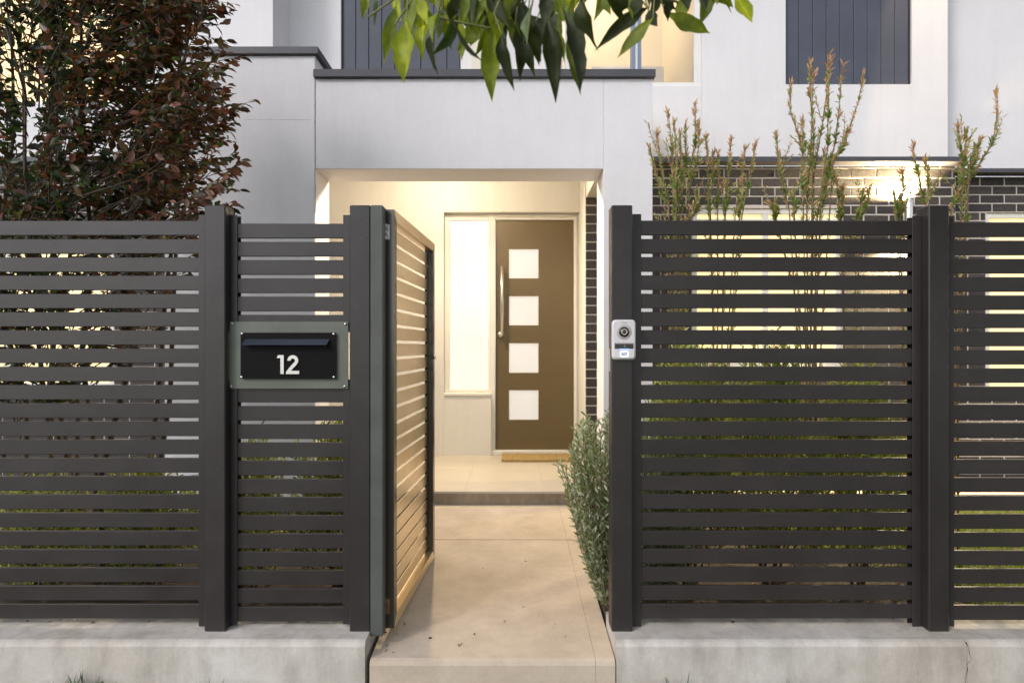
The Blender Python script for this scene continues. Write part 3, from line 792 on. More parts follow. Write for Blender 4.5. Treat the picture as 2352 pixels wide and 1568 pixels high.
# ------------------------------------------------------------------ letterbox
LBY = 2.768
LB = thing('letterbox', 'grey plate letterbox with black hooded slot and steel number 12', 'letterbox', (X(663, LBY), LBY, Z(815, LBY)), None)
def rr_pts(x0, x1, z0, z1, r_, n=6):
    pts = []
    for cx, cz, a0 in ((x1-r_, z1-r_, 0), (x0+r_, z1-r_, 90), (x0+r_, z0+r_, 180), (x1-r_, z0+r_, 270)):
        for k in range(n+1):
            a = R(a0 + 90*k/n); pts.append((cx+r_*math.cos(a), cz+r_*math.sin(a)))
    return pts
ox0, ox1, oz0, oz1 = X(527.5, LBY), X(799.5, LBY), Z(892, LBY), Z(738.5, LBY)
m = MB(); m.prism_y(rr_pts(ox0, ox1, oz0, oz1, .004)[::-1], LBY, LBY+.004); m.build('outer_plate', M['plate'], LB)
iy = LBY-.012
ix0, ix1, iz0, iz1 = X(552.5, iy), X(771.8, iy), Z(869.8, iy), Z(763.7, iy)
m = MB(); m.prism_y(rr_pts(ix0, ix1, iz0, iz1, .002)[::-1], iy, iy+.003); m.box(ix0+.01, ix1-.01, iy+.0031, LBY-.0003, iz0+.01, iz1-.01); m.build('face_plate', M['black'], LB)
part('box', M['black'], LB, (X(566, LBY), X(760, LBY), LBY+.0045, LBY+.26, Z(866, LBY), Z(768, LBY)))
fy = iy-.001
fx0, fx1, fz1, fz0 = X(562, fy), X(755, fy), Z(778.5, fy), Z(792, fy-.028)
m = MB(); t_ = .0012
vs = [(fx0+.004, fy, fz1), (fx1+.004, fy, fz1), (fx1-.002, fy-.028, fz0), (fx0-.004, fy-.028, fz0)]
vs += [(x, y+.001, z-t_) for x, y, z in vs]
m.add(vs, [(3, 2, 1, 0), (4, 5, 6, 7), (0, 1, 5, 4), (1, 2, 6, 5), (2, 3, 7, 6), (3, 0, 4, 7)]); m.build('flap', M['flap'], LB)
part('slot', M['black'], LB, (fx0+.008, fx1-.004, iy-.0025, iy-.0003, Z(801, fy), Z(781, fy)))
def screws(y, cs, r_):
    for x, z in cs:
        m = MB(); m.tube([(x, y, z), (x, y-.002, z), (x, y-.0045, z)], [r_, r_, r_*.62], 12)
        s = m.build('screw', M['steel'], LB)
        m = MB(); m.tube([(x, y-.0046, z), (x, y-.0049, z)], r_*.33, 6); m.build('socket', M['black'], s)
screws(LBY-.0002, [(X(px, LBY), Z(py, LBY)) for px, py in ((533, 743.5), (793.5, 744.5), (531, 887), (792, 887))], .0062)
screws(iy-.0002, [(X(px, iy), Z(py, iy)) for px, py in ((556, 766.5), (767, 767.5), (555, 866), (767, 866))], .0062)
# digits 1 and 2
dy0, dy1 = iy-.0055, iy-.0004
def dz_(py): return Z(py, dy0)
def dxp(px): return X(px, dy0)
st = dxp(647.5) - dxp(640.0)
m = MB(); xr_ = dxp(651.5); xl_ = xr_ - st
m.prism_y([(xl_, dz_(858.7)), (xr_, dz_(858.7)), (xr_, dz_(815.3)), (dxp(638.5), dz_(815.3)), (dxp(635.6), dz_(822)), (xl_, dz_(822))], dy0, dy1)
m.build('digit', M['steel_matt'], LB)
m = MB(); cx, cz = dxp(672.5), dz_(827.8); ro = dz_(815.3) - cz; ri = ro - st
arc = [(cx+math.cos(R(a))*.5*(ro+ri), cz+math.sin(R(a))*.5*(ro+ri)) for a in range(182, -43, -8)]
arc += [(dxp(668), dz_(845.5)), (dxp(664.5), dz_(850.5))]
pts_o, pts_i = [], []
for k_, (x, z) in enumerate(arc):
    a, b_ = arc[max(0, k_-1)], arc[min(len(arc)-1, k_+1)]
    d = Vector((b_[0]-a[0], b_[1]-a[1])).normalized(); nrm = Vector((-d.y, d.x))
    pts_o.append((x+nrm.x*st/2, z+nrm.y*st/2)); pts_i.append((x-nrm.x*st/2, z-nrm.y*st/2))
vs = []
for (a, b_) in zip(pts_o, pts_i): vs += [(a[0], dy0, a[1]), (b_[0], dy0, b_[1]), (a[0], dy1, a[1]), (b_[0], dy1, b_[1])]
fs = []
for k_ in range(len(arc)-1):
    o_, n_ = 4*k_, 4*k_+4
    fs += [(o_, o_+1, n_+1, n_), (o_+2, n_+2, n_+3, o_+3), (o_, n_, n_+2, o_+2), (o_+1, o_+3, n_+3, n_+1)]
fs += [(0, 2, 3, 1)]
m.add(vs, fs)
m.prism_y([(dxp(657), dz_(858.7)), (dxp(687), dz_(858.7)), (dxp(687), dz_(851.3)), (dxp(669), dz_(851.3)), (dxp(661.5), dz_(847.5)), (dxp(657), dz_(854))], dy0-.0003, dy1)
m.build('digit', M['steel_matt'], LB)

# ------------------------------------------------------------------ intercom on the gate post
ICY = PY - .0006
IC = thing('intercom', 'silver video intercom with round camera and lit blue button on the gate post', 'intercom', (X(1433.4, 2.71), ICY, Z(780, 2.71)))
kq = .0002
def ip(cx, cy): return (cx-718)*kq, (802-cy)*kq          # photo detail -> local x, z
def rrl(x0, y0, x1, y1, r_, n=8):
    a, b_ = ip(x0, y1), ip(x1, y0); return rr_pts(a[0], b_[0], a[1], b_[1], r_, n)
def lpart(name, mat, m, parent=None): return m.build(name, mat, IC if parent is None else parent, world=False)
def loft(rings, cap=True):
    m = MB(); n = len(rings[0][0]); vs = []
    for pts, y in rings: vs += [(x, y, z) for x, z in pts]
    fs = [(i*n+k_, i*n+(k_+1) % n, (i+1)*n+(k_+1) % n, (i+1)*n+k_) for i in range(len(rings)-1) for k_ in range(n)]
    m.add(vs, fs, True); m.add([vs[-n+k_] for k_ in range(n)], [tuple(range(n))]); return m
lpart('body', M['plastic'], loft([(rrl(458, 364, 978, 1243, .017), 0), (rrl(456, 362, 980, 1245, .017), -.010), (rrl(462, 370, 974, 1236, .017), -.016), (rrl(490, 398, 948, 1212, .013), -.0195)]))
lpart('button_pad', M['plastic'], loft([(rrl(500, 1012, 940, 1205, .008), -.0192), (rrl(506, 1016, 934, 1200, .008), -.0225)]))
lpart('recess', M['plastic_grey'], loft([(rrl(496, 862, 944, 1008, .004), -.0194), (rrl(498, 864, 942, 1006, .004), -.0199)]))
def disc(name, mat, cx, cy, prof, seg=32, parent=None):
    x, z = ip(cx, cy); m = MB(); vs = []
    for r_, y in prof: vs += [(x+r_*math.cos(2*math.pi*k_/seg), y, z+r_*math.sin(2*math.pi*k_/seg)) for k_ in range(seg)]
    n = len(prof)
    m.add(vs, [(i*seg+k_, (i+1)*seg+k_, (i+1)*seg+(k_+1) % seg, i*seg+(k_+1) % seg)[::-1] for i in range(n-1) for k_ in range(seg)], True)
    m.add([vs[(n-1)*seg+k_] for k_ in range(seg)], [tuple(range(seg))]); return lpart(name, mat, m, parent)
disc('camera_bezel', M['plastic_grey'], 718, 632, [(.034, -.0193), (.033, -.0205), (.0235, -.0200)])
disc('camera_dome', M['plastic_dark'], 718, 632, [(.0222, -.0199), (.0222, -.0230), (.018, -.0262), (.010, -.0280), (.004, -.0284)])
disc('lens_ring', M['lens_ring'], 718, 632, [(.0128, -.0270), (.0128, -.0290), (.0106, -.0292), (.0104, -.0280)])
disc('lens', M['plastic_dark'], 718, 632, [(.0102, -.0270), (.0098, -.0287), (.005, -.0296)])
lpart('sensor_window', M['plastic_dark'], loft([(rrl(518, 889, 921, 996, .003), -.0198), (rrl(520, 891, 919, 994, .003), -.0212)]))
m = MB()
for (a, b_) in (((712, 945), (735, 925)), ((735, 925), (748, 945)), ((748, 945), (725, 970)), ((725, 970), (712, 945))):
    p_, q_ = ip(*a), ip(*b_); d = Vector((q_[0]-p_[0], q_[1]-p_[1])).normalized()*.0005; n_ = (-d.y, d.x)
    m.add([(p_[0]-n_[0], -.02135, p_[1]-n_[1]), (q_[0]-n_[0], -.02135, q_[1]-n_[1]), (q_[0]+n_[0], -.02135, q_[1]+n_[1]), (p_[0]+n_[0], -.02135, p_[1]+n_[1])], [(0, 1, 2, 3)])
lpart('bell_mark', M['plastic_grey'], m)
lpart('led_bar', M['led_blue'], loft([(rrl(615, 1001, 830, 1016, .0012), -.0199), (rrl(615, 1001, 830, 1016, .0012), -.0228)]))
outer, inner = rrl(626, 1047, 817, 1181, .008), rrl(652, 1075, 789, 1155, .004)
m = MB(); n = len(outer)
m.add([(x, -.0232, z) for x, z in outer] + [(x, -.0232, z) for x, z in inner] + [(x, -.0226, z) for x, z in outer], [(k_, (k_+1) % n, n+(k_+1) % n, n+k_) for k_ in range(n)] + [(2*n+k_, 2*n+(k_+1) % n, (k_+1) % n, k_) for k_ in range(n)])
lpart('button_ring', M['led_white'], m)
lpart('button', M['led_dim'], loft([(rrl(653, 1076, 788, 1154, .004), -.0226), (rrl(653, 1076, 788, 1154, .004), -.0229)]))
p_, q_ = ip(672, 1078), ip(780, 1140)
m = MB().add([(p_[0], -.0231, p_[1]), (p_[0]+.001, -.0231, p_[1]+.0006), (q_[0], -.0231, q_[1]), (q_[0]-.001, -.0231, q_[1]-.0006)], [(0, 3, 2, 1)]); lpart('button_mark', M['led_white'], m)
fc = bpy.data.curves.new('maker_lettering', 'FONT'); fc.body = 'HIKVISION'; fc.size = .0058; fc.align_x = 'CENTER'; fc.extrude = .00015; fc.space_character = 1.05
ft = bpy.data.objects.new('lettering_curve', fc); C.objects.link(ft); bpy.context.view_layer.update()
fme = bpy.data.meshes.new_from_object(ft.evaluated_get(bpy.context.evaluated_depsgraph_get())); bpy.data.objects.remove(ft)
fme.materials.clear(); fme.materials.append(M['print']); fo = bpy.data.objects.new('maker_lettering', fme); C.objects.link(fo)
fo.parent = IC; x_, z_ = ip(720, 436); fo.location = (x_, -.01975, z_); fo.rotation_euler = (R(90), 0, 0)

# ------------------------------------------------------------------ doormat
mx0, mx1 = X(1152, 5.98), .62
m = MB(); nx, ny = 60, 22; vs = []
for j in range(ny+1):
    for i in range(nx+1):
        vs.append((mx0+(mx1-mx0)*i/nx + random.uniform(-.003, .003), 5.98+.36*j/ny + random.uniform(-.003, .003), .381+.022+random.uniform(-.004, .004)))
fs = [(j*(nx+1)+i, j*(nx+1)+i+1, (j+1)*(nx+1)+i+1, (j+1)*(nx+1)+i) for j in range(ny) for i in range(nx)]
b0 = len(vs)
for (x, y) in ((mx0, 5.98), (mx1, 5.98), (mx1, 6.34-.002), (mx0, 6.34-.002)): vs.append((x, y, .3812))
fr_ = list(range(nx+1)); fs.append(tuple([b0, b0+1] + fr_[::-1])); fs.append(tuple([b0+3, b0] + [j*(nx+1) for j in range(ny+1)])); fs.append(tuple([b0+1, b0+2] + [j*(nx+1)+nx for j in range(ny, -1, -1)]))
m.add(vs, fs); tag(m.build('doormat', M['coir'], None), 'brown coir doormat on the pale porch tiles before the front door', 'doormat')

# ------------------------------------------------------------------ plants
def shoots(base, tip, n=6, bend=.05):
    b_, t = Vector(base), Vector(tip); k_ = Vector((random.uniform(-bend, bend), random.uniform(-bend, bend), 0))
    return [b_.lerp(t, i/(n-1)) + k_*math.sin(math.pi*i/(n-1)) for i in range(n)]
def along(pts, n, t0=0.0, t1=1.0):
    P = np.array([list(p) for p in pts]); t = np.linspace(t0, t1, n) * (len(P)-1); i = np.clip(t.astype(int), 0, len(P)-2); f = (t-i)[:, None]
    return P[i]*(1-f) + P[i+1]*f, P[i+1]-P[i]

# purple-leaved tree behind the left fence
TR = thing('purple_leaf_tree', 'bushy tree with dark green and bronze red leaves behind the left fence', 'tree', (-2.35, 3.55, .2))
tr_b = MB(); P, D, Lf, Col = [], [], [], []
stems = []
for i in range(10):
    bx, by = random.uniform(-2.9, -1.95), random.uniform(3.35, 3.8)
    tx = min(-2.0, bx + (bx+2.45)*random.uniform(.5, 1.0) + random.uniform(-.2, .2)); tz_ = random.uniform(3.3, 4.6)
    pts = shoots((bx*.6-2.45*.4, by, .19), (tx, by+random.uniform(-.3, .3), tz_), 8, .12)
    pts = [p + Vector((random.gauss(0, .03), random.gauss(0, .03), 0)) if 0 < k_ else p for k_, p in enumerate(pts)]
    tr_b.tube(pts, [.016*(1-.85*k_/7)+.002 for k_ in range(8)], 6); stems.append(pts)
def rx_limit(z):      # right outline of the crown (world x at ~3.8 m)
    tab = [(2.05, -1.90), (2.25, -1.76), (2.5, -1.70), (2.66, -1.63), (2.8, -1.72), (3.0, -1.82), (3.15, -1.78), (3.3, -1.76), (3.5, -1.80), (3.7, -1.75), (4.4, -1.7)]
    return float(np.interp(z, [a for a, _ in tab], [b_ for _, b_ in tab]))
ntw = 0
while ntw < 1150:
    z = random.uniform(1.15, 4.0); y = random.uniform(3.05, 3.95)
    xr_ = rx_limit(max(z, 2.05)) * y/3.8
    if z < 2.0: xr_ -= .55*(2.0-z) + .05
    x = xr_ - .02 - abs(random.gauss(0, 1))*(.66 if z > 2.75 else .95) - .34*random.random()**.6*(1 if z > 2.3 else .5)
    if x < -3.9: continue
    if z < 2.0 and random.random() > .55: continue
    gapf = math.sin(x*6.1+z*2.3)*math.sin(z*5.3-x*1.7)+.35*math.sin(y*7+z*9)
    if gapf < -.62 and random.random() < .8: continue
    ntw += 1
    out = Vector((x+2.75, (y-3.5)*.8, random.uniform(.1, .9))).normalized()
    ln = random.uniform(.18, .38); a = Vector((x, y, z)); tip = a + Vector((out.x*.8+random.uniform(-.3, .3), out.y+random.uniform(-.4, .4), out.z*.6+random.uniform(-.1, .3)))*ln
    lim = rx_limit(max(tip.z, 2.05))*tip.y/3.8 + .03
    if tip.x > lim and random.random() < .82: tip.x = lim
    pts = shoots(a - (tip-a)*.7, tip, 4, .02); tr_b.tube(pts, [.004, .003, .0022, .001], 4, False)
    nl = random.randint(14, 22); p_, d_ = along(pts, nl, .35, 1.0)
    for q in range(nl):
        sd = Vector((random.gauss(0, 1), random.gauss(0, 1), random.gauss(-.15, .7)))
        dd = Vector(d_[q]).normalized()*.9 + sd*.75 + Vector((.25, 0, -.35))
        P.append(p_[q]); D.append(dd); Lf.append(random.uniform(.040, .078))
        red = min(1, max(0, (x + 2.75)*.8 + random.gauss(.2, .3)))
        Col.append(random.choice([(.13, .050, .026), (.15, .068, .028), (.08, .038, .022), (.19, .062, .038), (.11, .08, .025), (.06, .045, .022)]) if random.random() < red else
                   random.choice([(.028, .045, .018), (.035, .06, .02), (.022, .035, .016), (.05, .075, .022), (.03, .03, .018), (.10, .14, .03)]))
P = np.array(P); D = np.array([list(d) for d in D]); Lf = np.array(Lf); Col = np.array(Col)
vis = (VX + P[:, 0]/P[:, 1]*F > 0) & ((P[:, 2]-EYE)/P[:, 1] > .215) & ((P[:, 2]-EYE)/P[:, 1] < .55)
cand = np.where(vis)[0]; cand = cand[np.argsort(P[cand, 1])][:290]
tr_b.build('trunk', M['bark'], TR)
leaf_cloud('foliage', M['leaf'], TR, P, D, Lf, Lf*.46, Col, T_MED, single=cand)

# grey green shrub that leans out through the gateway, and the row of the same shrubs behind the fence
SH_PAL = [(.22, .27, .17), (.27, .32, .21), (.16, .22, .09), (.34, .37, .28), (.13, .18, .07), (.40, .42, .33)]
def shrub(name, label, cat, cx, cy, zb_, ztop, rx, ry, nsh, pal, leafL=.032, nleaf=26, group=None, single=0, lean=None, spike=.09):
    T = thing(name, label, cat, (cx, cy, zb_), group)
    sb = MB(); P, D, L_, col = [], [], [], []
    for i in range(nsh):
        u = random.random()**.5; th = random.uniform(0, 2*math.pi)
        zt_ = zb_ + (ztop-zb_)*random.uniform(.14 if lean else .30, 1.0)
        prof = math.sin(math.pi*min(1, .10+.86*((zt_-zb_)/(ztop-zb_))**.9))**.6
        sx = cx + rx*u*math.cos(th)*max(.35, prof) + (lean(zt_) if lean else 0); sy = cy + ry*u*math.sin(th)*max(.4, prof)
        if lean: sx = lean(zt_) + .02 + (.90 - lean(zt_))*random.random()**1.15; sy = cy + ry*random.uniform(-1, 1)*(.45 + .55*min(1, (zt_-zb_)/.5))
        tip = Vector((sx, sy, zt_)); base = Vector((cx + (sx-cx)*.3, cy+(sy-cy)*.3, zb_ + (zt_-zb_)*.15))
        st_ = tip + (base-tip)*min(1, .30/max(.05, (base-tip).length)); st_ = st_.lerp(Vector((sx*.85+cx*.15, sy*.85+cy*.15, zt_-.25)), .4)
        pts = shoots(st_, tip + Vector((random.uniform(-.03, .03), random.uniform(-.03, .03), spike*random.random())), 5, .02)
        sb.tube(pts, [.0024, .002, .0017, .0014, .001], 4, False)
        p_, d_ = along(pts, nleaf, .05, 1.0)
        for q in range(nleaf):
            a = q*2.4; dn = Vector(d_[q]).normalized(); s1 = dn.orthogonal().normalized(); s2 = dn.cross(s1)
            dd = dn*random.uniform(.7, 1.3) + (s1*math.cos(a)+s2*math.sin(a))*.75
            P.append(p_[q]); D.append(list(dd)); L_.append(leafL*random.uniform(.7, 1.25)); 
            col.append(random.choice(pal))
    for k_ in range(7):
        th = random.uniform(0, 6.28); sb.tube(shoots((cx+.03*math.cos(th), cy+.03*math.sin(th), zb_-.02), (cx+rx*.5*math.cos(th)+(-.05 if lean else 0), cy+ry*.5*math.sin(th), zb_+(ztop-zb_)*.6), 5, .04), [.009, .007, .005, .004, .003], 5)
    sb.build('stem', M['stem'], T)
    P = np.array(P); D = np.array(D); L_ = np.array(L_); col = np.array(col)*(1+rng.uniform(-.2, .2, (len(P), 1)))
    cand = None
    if single:
        vis = np.where((P[:, 0]/P[:, 1] < .152) & (P[:, 2] < ztop))[0]; cand = vis[np.argsort(P[vis, 1])][:single]
    leaf_cloud('foliage', M['leaf_soft'], T, P, D, L_, L_*.27, col, T_MED, single=cand)
    return T
def lean1(z):   # the left outline of the gate shrub
    return float(np.interp(z, [.22, .30, .40, .56, .70, .83, .95, 1.15], [.42, .375, .335, .305, .275, .215, .25, .31]))
shrub('grey_green_shrub', 'grey green narrow leaved shrub spilling over the path beside the intercom post', 'shrub', .55, 3.14, .19, 1.12, .28, .30, 430, SH_PAL, .036, 24, 'shrubs behind the fence', 290, lean1)
GP = [(.34, .42, .08), (.40, .45, .12), (.26, .34, .08), (.44, .46, .20), (.36, .33, .11)]
for i, (cx, zt_, lab) in enumerate(((.95, 1.46, 'first shrub behind the fence panel with the intercom'), (1.40, 1.48, 'second shrub behind the fence panel with the intercom'), (1.86, 1.30, 'third shrub behind the fence panel, just left of the wall lamp'))):
    shrub('garden_shrub', 'green leafy ' + lab, 'shrub', cx, 3.35, .2, zt_, .34, .30, 230, GP, .042, 24, 'shrubs behind the fence', spike=.12)
for i, (cx, zt_, lab) in enumerate(((-2.55, .78, 'low green shrub under the purple tree, at the left picture edge'), (-2.0, .86, 'low green shrub under the purple tree, next to the fence post'), (-1.45, 1.0, 'low green shrub seen between slats behind the left fence post'), (-.95, 1.08, 'low green shrub behind the letterbox bay of the fence'))):
    shrub('garden_shrub', lab, 'shrub', cx, 3.35, .2, zt_, .34, .28, 150, GP + [(.10, .13, .05)], .04, 22, 'shrubs behind the fence', spike=.06)

# tall reddish tipped plants rising above the right fence
def q2(cx, cy, d): return Vector((X(1407.3 + cx*.4016, d), d, Z(cy*.4016, d)))
TALL = [
 ('tall spiky plant with many red tips beside the porch pier', 3.9, (360, 1900), [[(215,840),(240,1000),(300,1150)],[(258,760),(270,950),(320,1150)],[(320,650),(335,850),(350,1080)],[(355,690),(360,900),(365,1150)],[(420,720),(415,900),(400,1120)],[(475,600),(470,800),(430,1050)],[(497,715),(490,850),(440,1080)],[(390,770),(385,950),(380,1150)],[(485,1090),(480,1180),(455,1250)],[(350,1000),(350,1100),(360,1240)]]),
 ('sparse pinkish plant with thin stems before the brick wall', 4.1, (600, 1950), [[(540,790),(540,950),(560,1240)],[(580,880),(570,1000),(555,1240)],[(605,885),(600,1020),(600,1240)],[(680,800),(660,950),(645,1240)],[(735,1045),(730,1130),(725,1240)],[(650,1040),(650,1130),(640,1240)],[(760,860),(740,980),(700,1240)],[(820,830),(790,960),(740,1240)]]),
 ('tallest plant with feathery red tips in front of the dark cladding', 3.8, (1120, 1900), [[(940,770),(950,960),(1010,1200)],[(1015,480),(1020,650),(1080,830),(1110,1100)],[(1125,365),(1130,560),(1150,800),(1140,1100)],[(1150,420),(1140,620),(1130,900),(1110,1200)],[(1235,318),(1225,520),(1190,760),(1150,1000)],[(1245,350),(1230,600),(1230,850),(1190,1100)],[(1315,380),(1295,620),(1265,850),(1190,1150)],[(1435,430),(1400,600),(1340,780),(1260,930),(1190,1150)],[(1090,690),(1085,850),(1090,1200)],[(1345,745),(1310,840),(1260,930)],[(1215,880),(1215,1000),(1170,1240)],[(1030,1110),(1035,1180),(1040,1250)],[(1225,1070),(1190,1150),(1170,1250)]]),
 ('short pale feathery plant left of the steel wall lamp', 4.1, (1350, 1950), [[(1255,950),(1285,1080),(1300,1250)],[(1320,1080),(1310,1150),(1310,1250)],[(1440,1090),(1420,1160),(1400,1250)],[(1475,1080),(1450,1160),(1420,1250)],[(910,1170),(925,1210),(930,1255)],[(940,1160),(935,1210),(935,1255)]]),
 ('slim stems of a plant right before the steel wall lamp', 4.1, (1700, 1950), [[(1720,835),(1730,930),(1760,1060),(1790,1170)],[(1797,920),(1800,1030),(1805,1160)],[(1662,985),(1655,1090),(1640,1250)],[(1615,1100),(1620,1170),(1625,1250)],[(1650,1130),(1645,1190),(1640,1250)]]),
 ('tall leaning plant behind the far right fence post', 3.7, (1930, 1900), [[(2200,525),(2195,680),(2170,830),(2080,960),(1990,1080),(1935,1200)],[(1975,725),(1985,850),(2010,940),(2000,1040)],[(2027,750),(2010,860),(2000,960)],[(2105,815),(2070,900),(2040,980)],[(2080,840),(2060,920),(2030,1000)],[(1985,960),(1980,1060),(1940,1200)]]),
]
for lab, dep, bs, sts in TALL:
    b_ = q2(bs[0], 1260, dep); b_.z = .2
    T = thing('tall_plant', lab, 'plant', b_, 'tall plants above the right fence')
    sm = MB(); P, D, L_, Wd, col = [], [], [], [], []
    for s_ in sts:
        yy = dep + random.uniform(-.12, .12)
        pts = [q2(cx, cy, yy) for cx, cy in s_]
        low = pts[-1]; pts += [low.lerp(b_, .4) + Vector((0, 0, .1)), b_ + Vector((random.uniform(-.05, .05), random.uniform(-.05, .05), -.01))]
        fine = []
        for k_ in range(len(pts)-1):
            for f in np.linspace(0, 1, 5)[:-1]: fine.append(pts[k_].lerp(pts[k_+1], float(f)))
        fine.append(pts[-1]); nf = len(fine)
        sm.tube(fine, [.0016 + .0038*k_/nf for k_ in range(nf)], 5, False)
        length = sum((fine[k_+1]-fine[k_]).length for k_ in range(nf-1))
        twigs = []
        for _ in range(random.choice([0, 1, 1, 2])):
            k0 = random.randint(2, max(3, int(nf*.6))); a0 = fine[min(k0, nf-1)]
            twigs.append(shoots(a0, a0 + Vector((random.choice([-1, 1])*random.uniform(.03, .09), random.uniform(-.06, .06), random.uniform(.08, .22))), 5, .01))
        for tp in twigs:
            sm.tube(tp, [.002, .0018, .0015, .0012, .0008], 4, False); p2, d2 = along(tp, 20, .1, 1)
            for q in range(20):
                dn = Vector(d2[q]).normalized(); P.append(p2[q]); D.append(list(dn*random.uniform(.6, 1.4) + Vector((random.gauss(0, .6), random.gauss(0, .6), 0)))); ll = random.uniform(.02, .045); L_.append(ll); Wd.append(ll*.2)
                col.append(random.choice([(.52, .30, .18), (.58, .38, .22), (.30, .36, .11), (.36, .39, .14)]))
        fine = [p + Vector((.006*math.sin(k_*.9 + len(fine)), .006*math.cos(k_*.7), 0)) for k_, p in enumerate(fine)]
        seed = random.uniform(0, 6); nl = int(length/.0068); p_, d_ = along(fine, nl, 0, .95)
        for q in range(nl):
            t = q/nl; zq = p_[q][2]
            dn = -Vector(d_[q]).normalized(); s1 = dn.orthogonal().normalized(); s2 = dn.cross(s1); a = q*2.4
            tipf = math.exp(-t*length/.10)
            clump = math.sin(q*.23 + seed)*math.sin(q*.071 + seed*2)
            if random.random() < (.30 - .45*clump)*(1-tipf): continue
            dd = dn*(random.uniform(.5, 1.5) + .9*tipf) + (s1*math.cos(a+random.gauss(0, .7))+s2*math.sin(a+random.gauss(0, .7)))*random.uniform(.2, .9) + Vector((.35, 0, 0))*tipf
            P.append(p_[q]); D.append(list(dd)); ll = random.uniform(.020, .052)*(1+.55*tipf)*(.75+.35*max(0, clump)); L_.append(ll); Wd.append(ll*random.uniform(.12, .26)*(1-.45*tipf))
            topf = min(1, max(0, (zq-2.25)/1.0))
            if random.random() < .25 + .55*tipf + .35*topf: col.append(random.choice([(.52, .27, .17), (.58, .33, .22), (.46, .28, .13), (.60, .42, .26)]))
            else: col.append(random.choice([(.30, .37, .11), (.36, .39, .14), (.22, .31, .08), (.42, .38, .19)]))
        # a whorl of broader leaves part of the way down
        for _ in range(2):
            t = random.uniform(.25, .6)
            pw, dw = along(fine, 2, t, t+.01)
            for q in range(14):
                a = q*2.4; dn = -Vector(dw[0]).normalized(); s1 = dn.orthogonal().normalized(); s2 = dn.cross(s1)
                P.append(pw[0] + np.array([0, 0, random.uniform(-.03, .03)])); D.append(list(dn*.9 + (s1*math.cos(a)+s2*math.sin(a))*.6)); ll = random.uniform(.03, .05); L_.append(ll); Wd.append(ll*.26)
                col.append(random.choice([(.17, .26, .05), (.22, .28, .07), (.13, .20, .05)]))
    sm.build('stem', M['stem'], T)
    cand = np.argsort(-np.array(P)[:, 2])[:60]
    leaf_cloud('foliage', M['leaf_soft'], T, np.array(P), np.array(D), np.array(L_), np.array(Wd), np.array(col), T_SMALL if False else T_MED, single=cand)

# lawn on the right, grass tufts at the plinth foot
def blades(name, label, xs, ys, z0, hs, pal, w=.004):
    n = len(xs); P = np.stack([xs, ys, z0], 1); D = np.stack([rng.normal(0, .35, n), rng.normal(0, .35, n), np.ones(n)], 1)
    o = leaf_cloud(name, M['grass'], None, P, D, hs, w, pick(pal, n), leaf_template(prof=[.5, .4, 0], curve=.0, fold=.1), up=np.array([0, -1.0, .1]))
    o['label'] = label; return o
n = 26000
lx = rng.uniform(1.9, 5.4, n); ly = rng.uniform(3.0, 5.29, n); ok = (lx > 2.3) | (ly > 3.75)
lx, ly = lx[ok], ly[ok]
blades('lawn', 'short bright green lawn lit behind the right fence', lx, ly, np.full(len(lx), .198), rng.uniform(.02, .05, len(lx)), [(.16, .24, .03), (.20, .27, .04), (.12, .20, .03)], .005)
tx, ty, tz_, th_ = [], [], [], []
for px, hgt, nb in ((120, .075, 40), (160, .085, 46), (190, .065, 30), (455, .06, 22), (470, .07, 26), (535, .05, 12), (1545, .07, 14), (1575, .075, 14), (1818, .07, 16), (2080, .06, 10), (30, .05, 20)):
    for _ in range(nb):
        x = X(px, 2.52) + random.gauss(0, .022); tx.append(x); ty.append(2.53+random.uniform(-.05, .08)); tz_.append(0.0); th_.append(hgt*random.uniform(.6, 1.25)*1.55)
n = 9000
gx_ = rng.uniform(-4, 4, n); gy_ = rng.uniform(1.2, 2.6, n)
tx = np.concatenate([tx, gx_]); ty = np.concatenate([ty, gy_]); tz_ = np.zeros(len(tx)); th_ = np.concatenate([th_, rng.uniform(.015, .04, n)])
blades('grass', 'short grass and a few taller blue green tufts at the plinth foot', tx, ty, tz_, th_, [(.10, .17, .12), (.13, .20, .14), (.09, .15, .08)], .006)

# street tree: trunk behind the camera, a bough with big hanging leaves above the gateway
ST = thing('street_tree', 'large glossy leaved tree whose hanging leaves cross the top of the view', 'tree', (2.3, -.9, 0))
tb = MB()
tb.tube([(2.3, -.9, -.05), (2.28, -.88, 1.0), (2.22, -.82, 2.0), (2.1, -.7, 2.9), (1.9, -.4, 3.8)], [.14, .12, .11, .09, .06], 12); tb.build('trunk', M['bark'], ST)
tb = MB()
tb.tube([(2.15, -.75, 2.6), (1.6, -.2, 2.85), (1.0, .6, 2.82), (.5, 1.15, 2.62), (.1, 1.4, 2.46), (-.2, 1.45, 2.38)], [.06, .045, .03, .018, .01, .004], 8)
tb.tube([(2.1, -.7, 2.9), (2.6, .3, 3.4), (3.0, 1.0, 3.6)], [.06, .04, .015], 8); tb.tube([(2.1, -.7, 2.9), (1.2, -.6, 3.6), (.4, -.4, 4.0)], [.06, .04, .015], 8)
tb.build('bough', M['bark'], ST)
LD = 1.42
YG, DG, MG, GG = (.36, .42, .02), (.032, .044, .010), (.18, .23, .02), (.17, .22, .13)  # light put into leaf colour: bright where lit, near black where shaded, grey sheen
big = []   # base, tip, width (photo crop units), colour
def c2(cx, cy): return 662.3+cx*.352, cy*.352
def c3_(cx, cy): return 1407.3+cx*.4016, cy*.4016
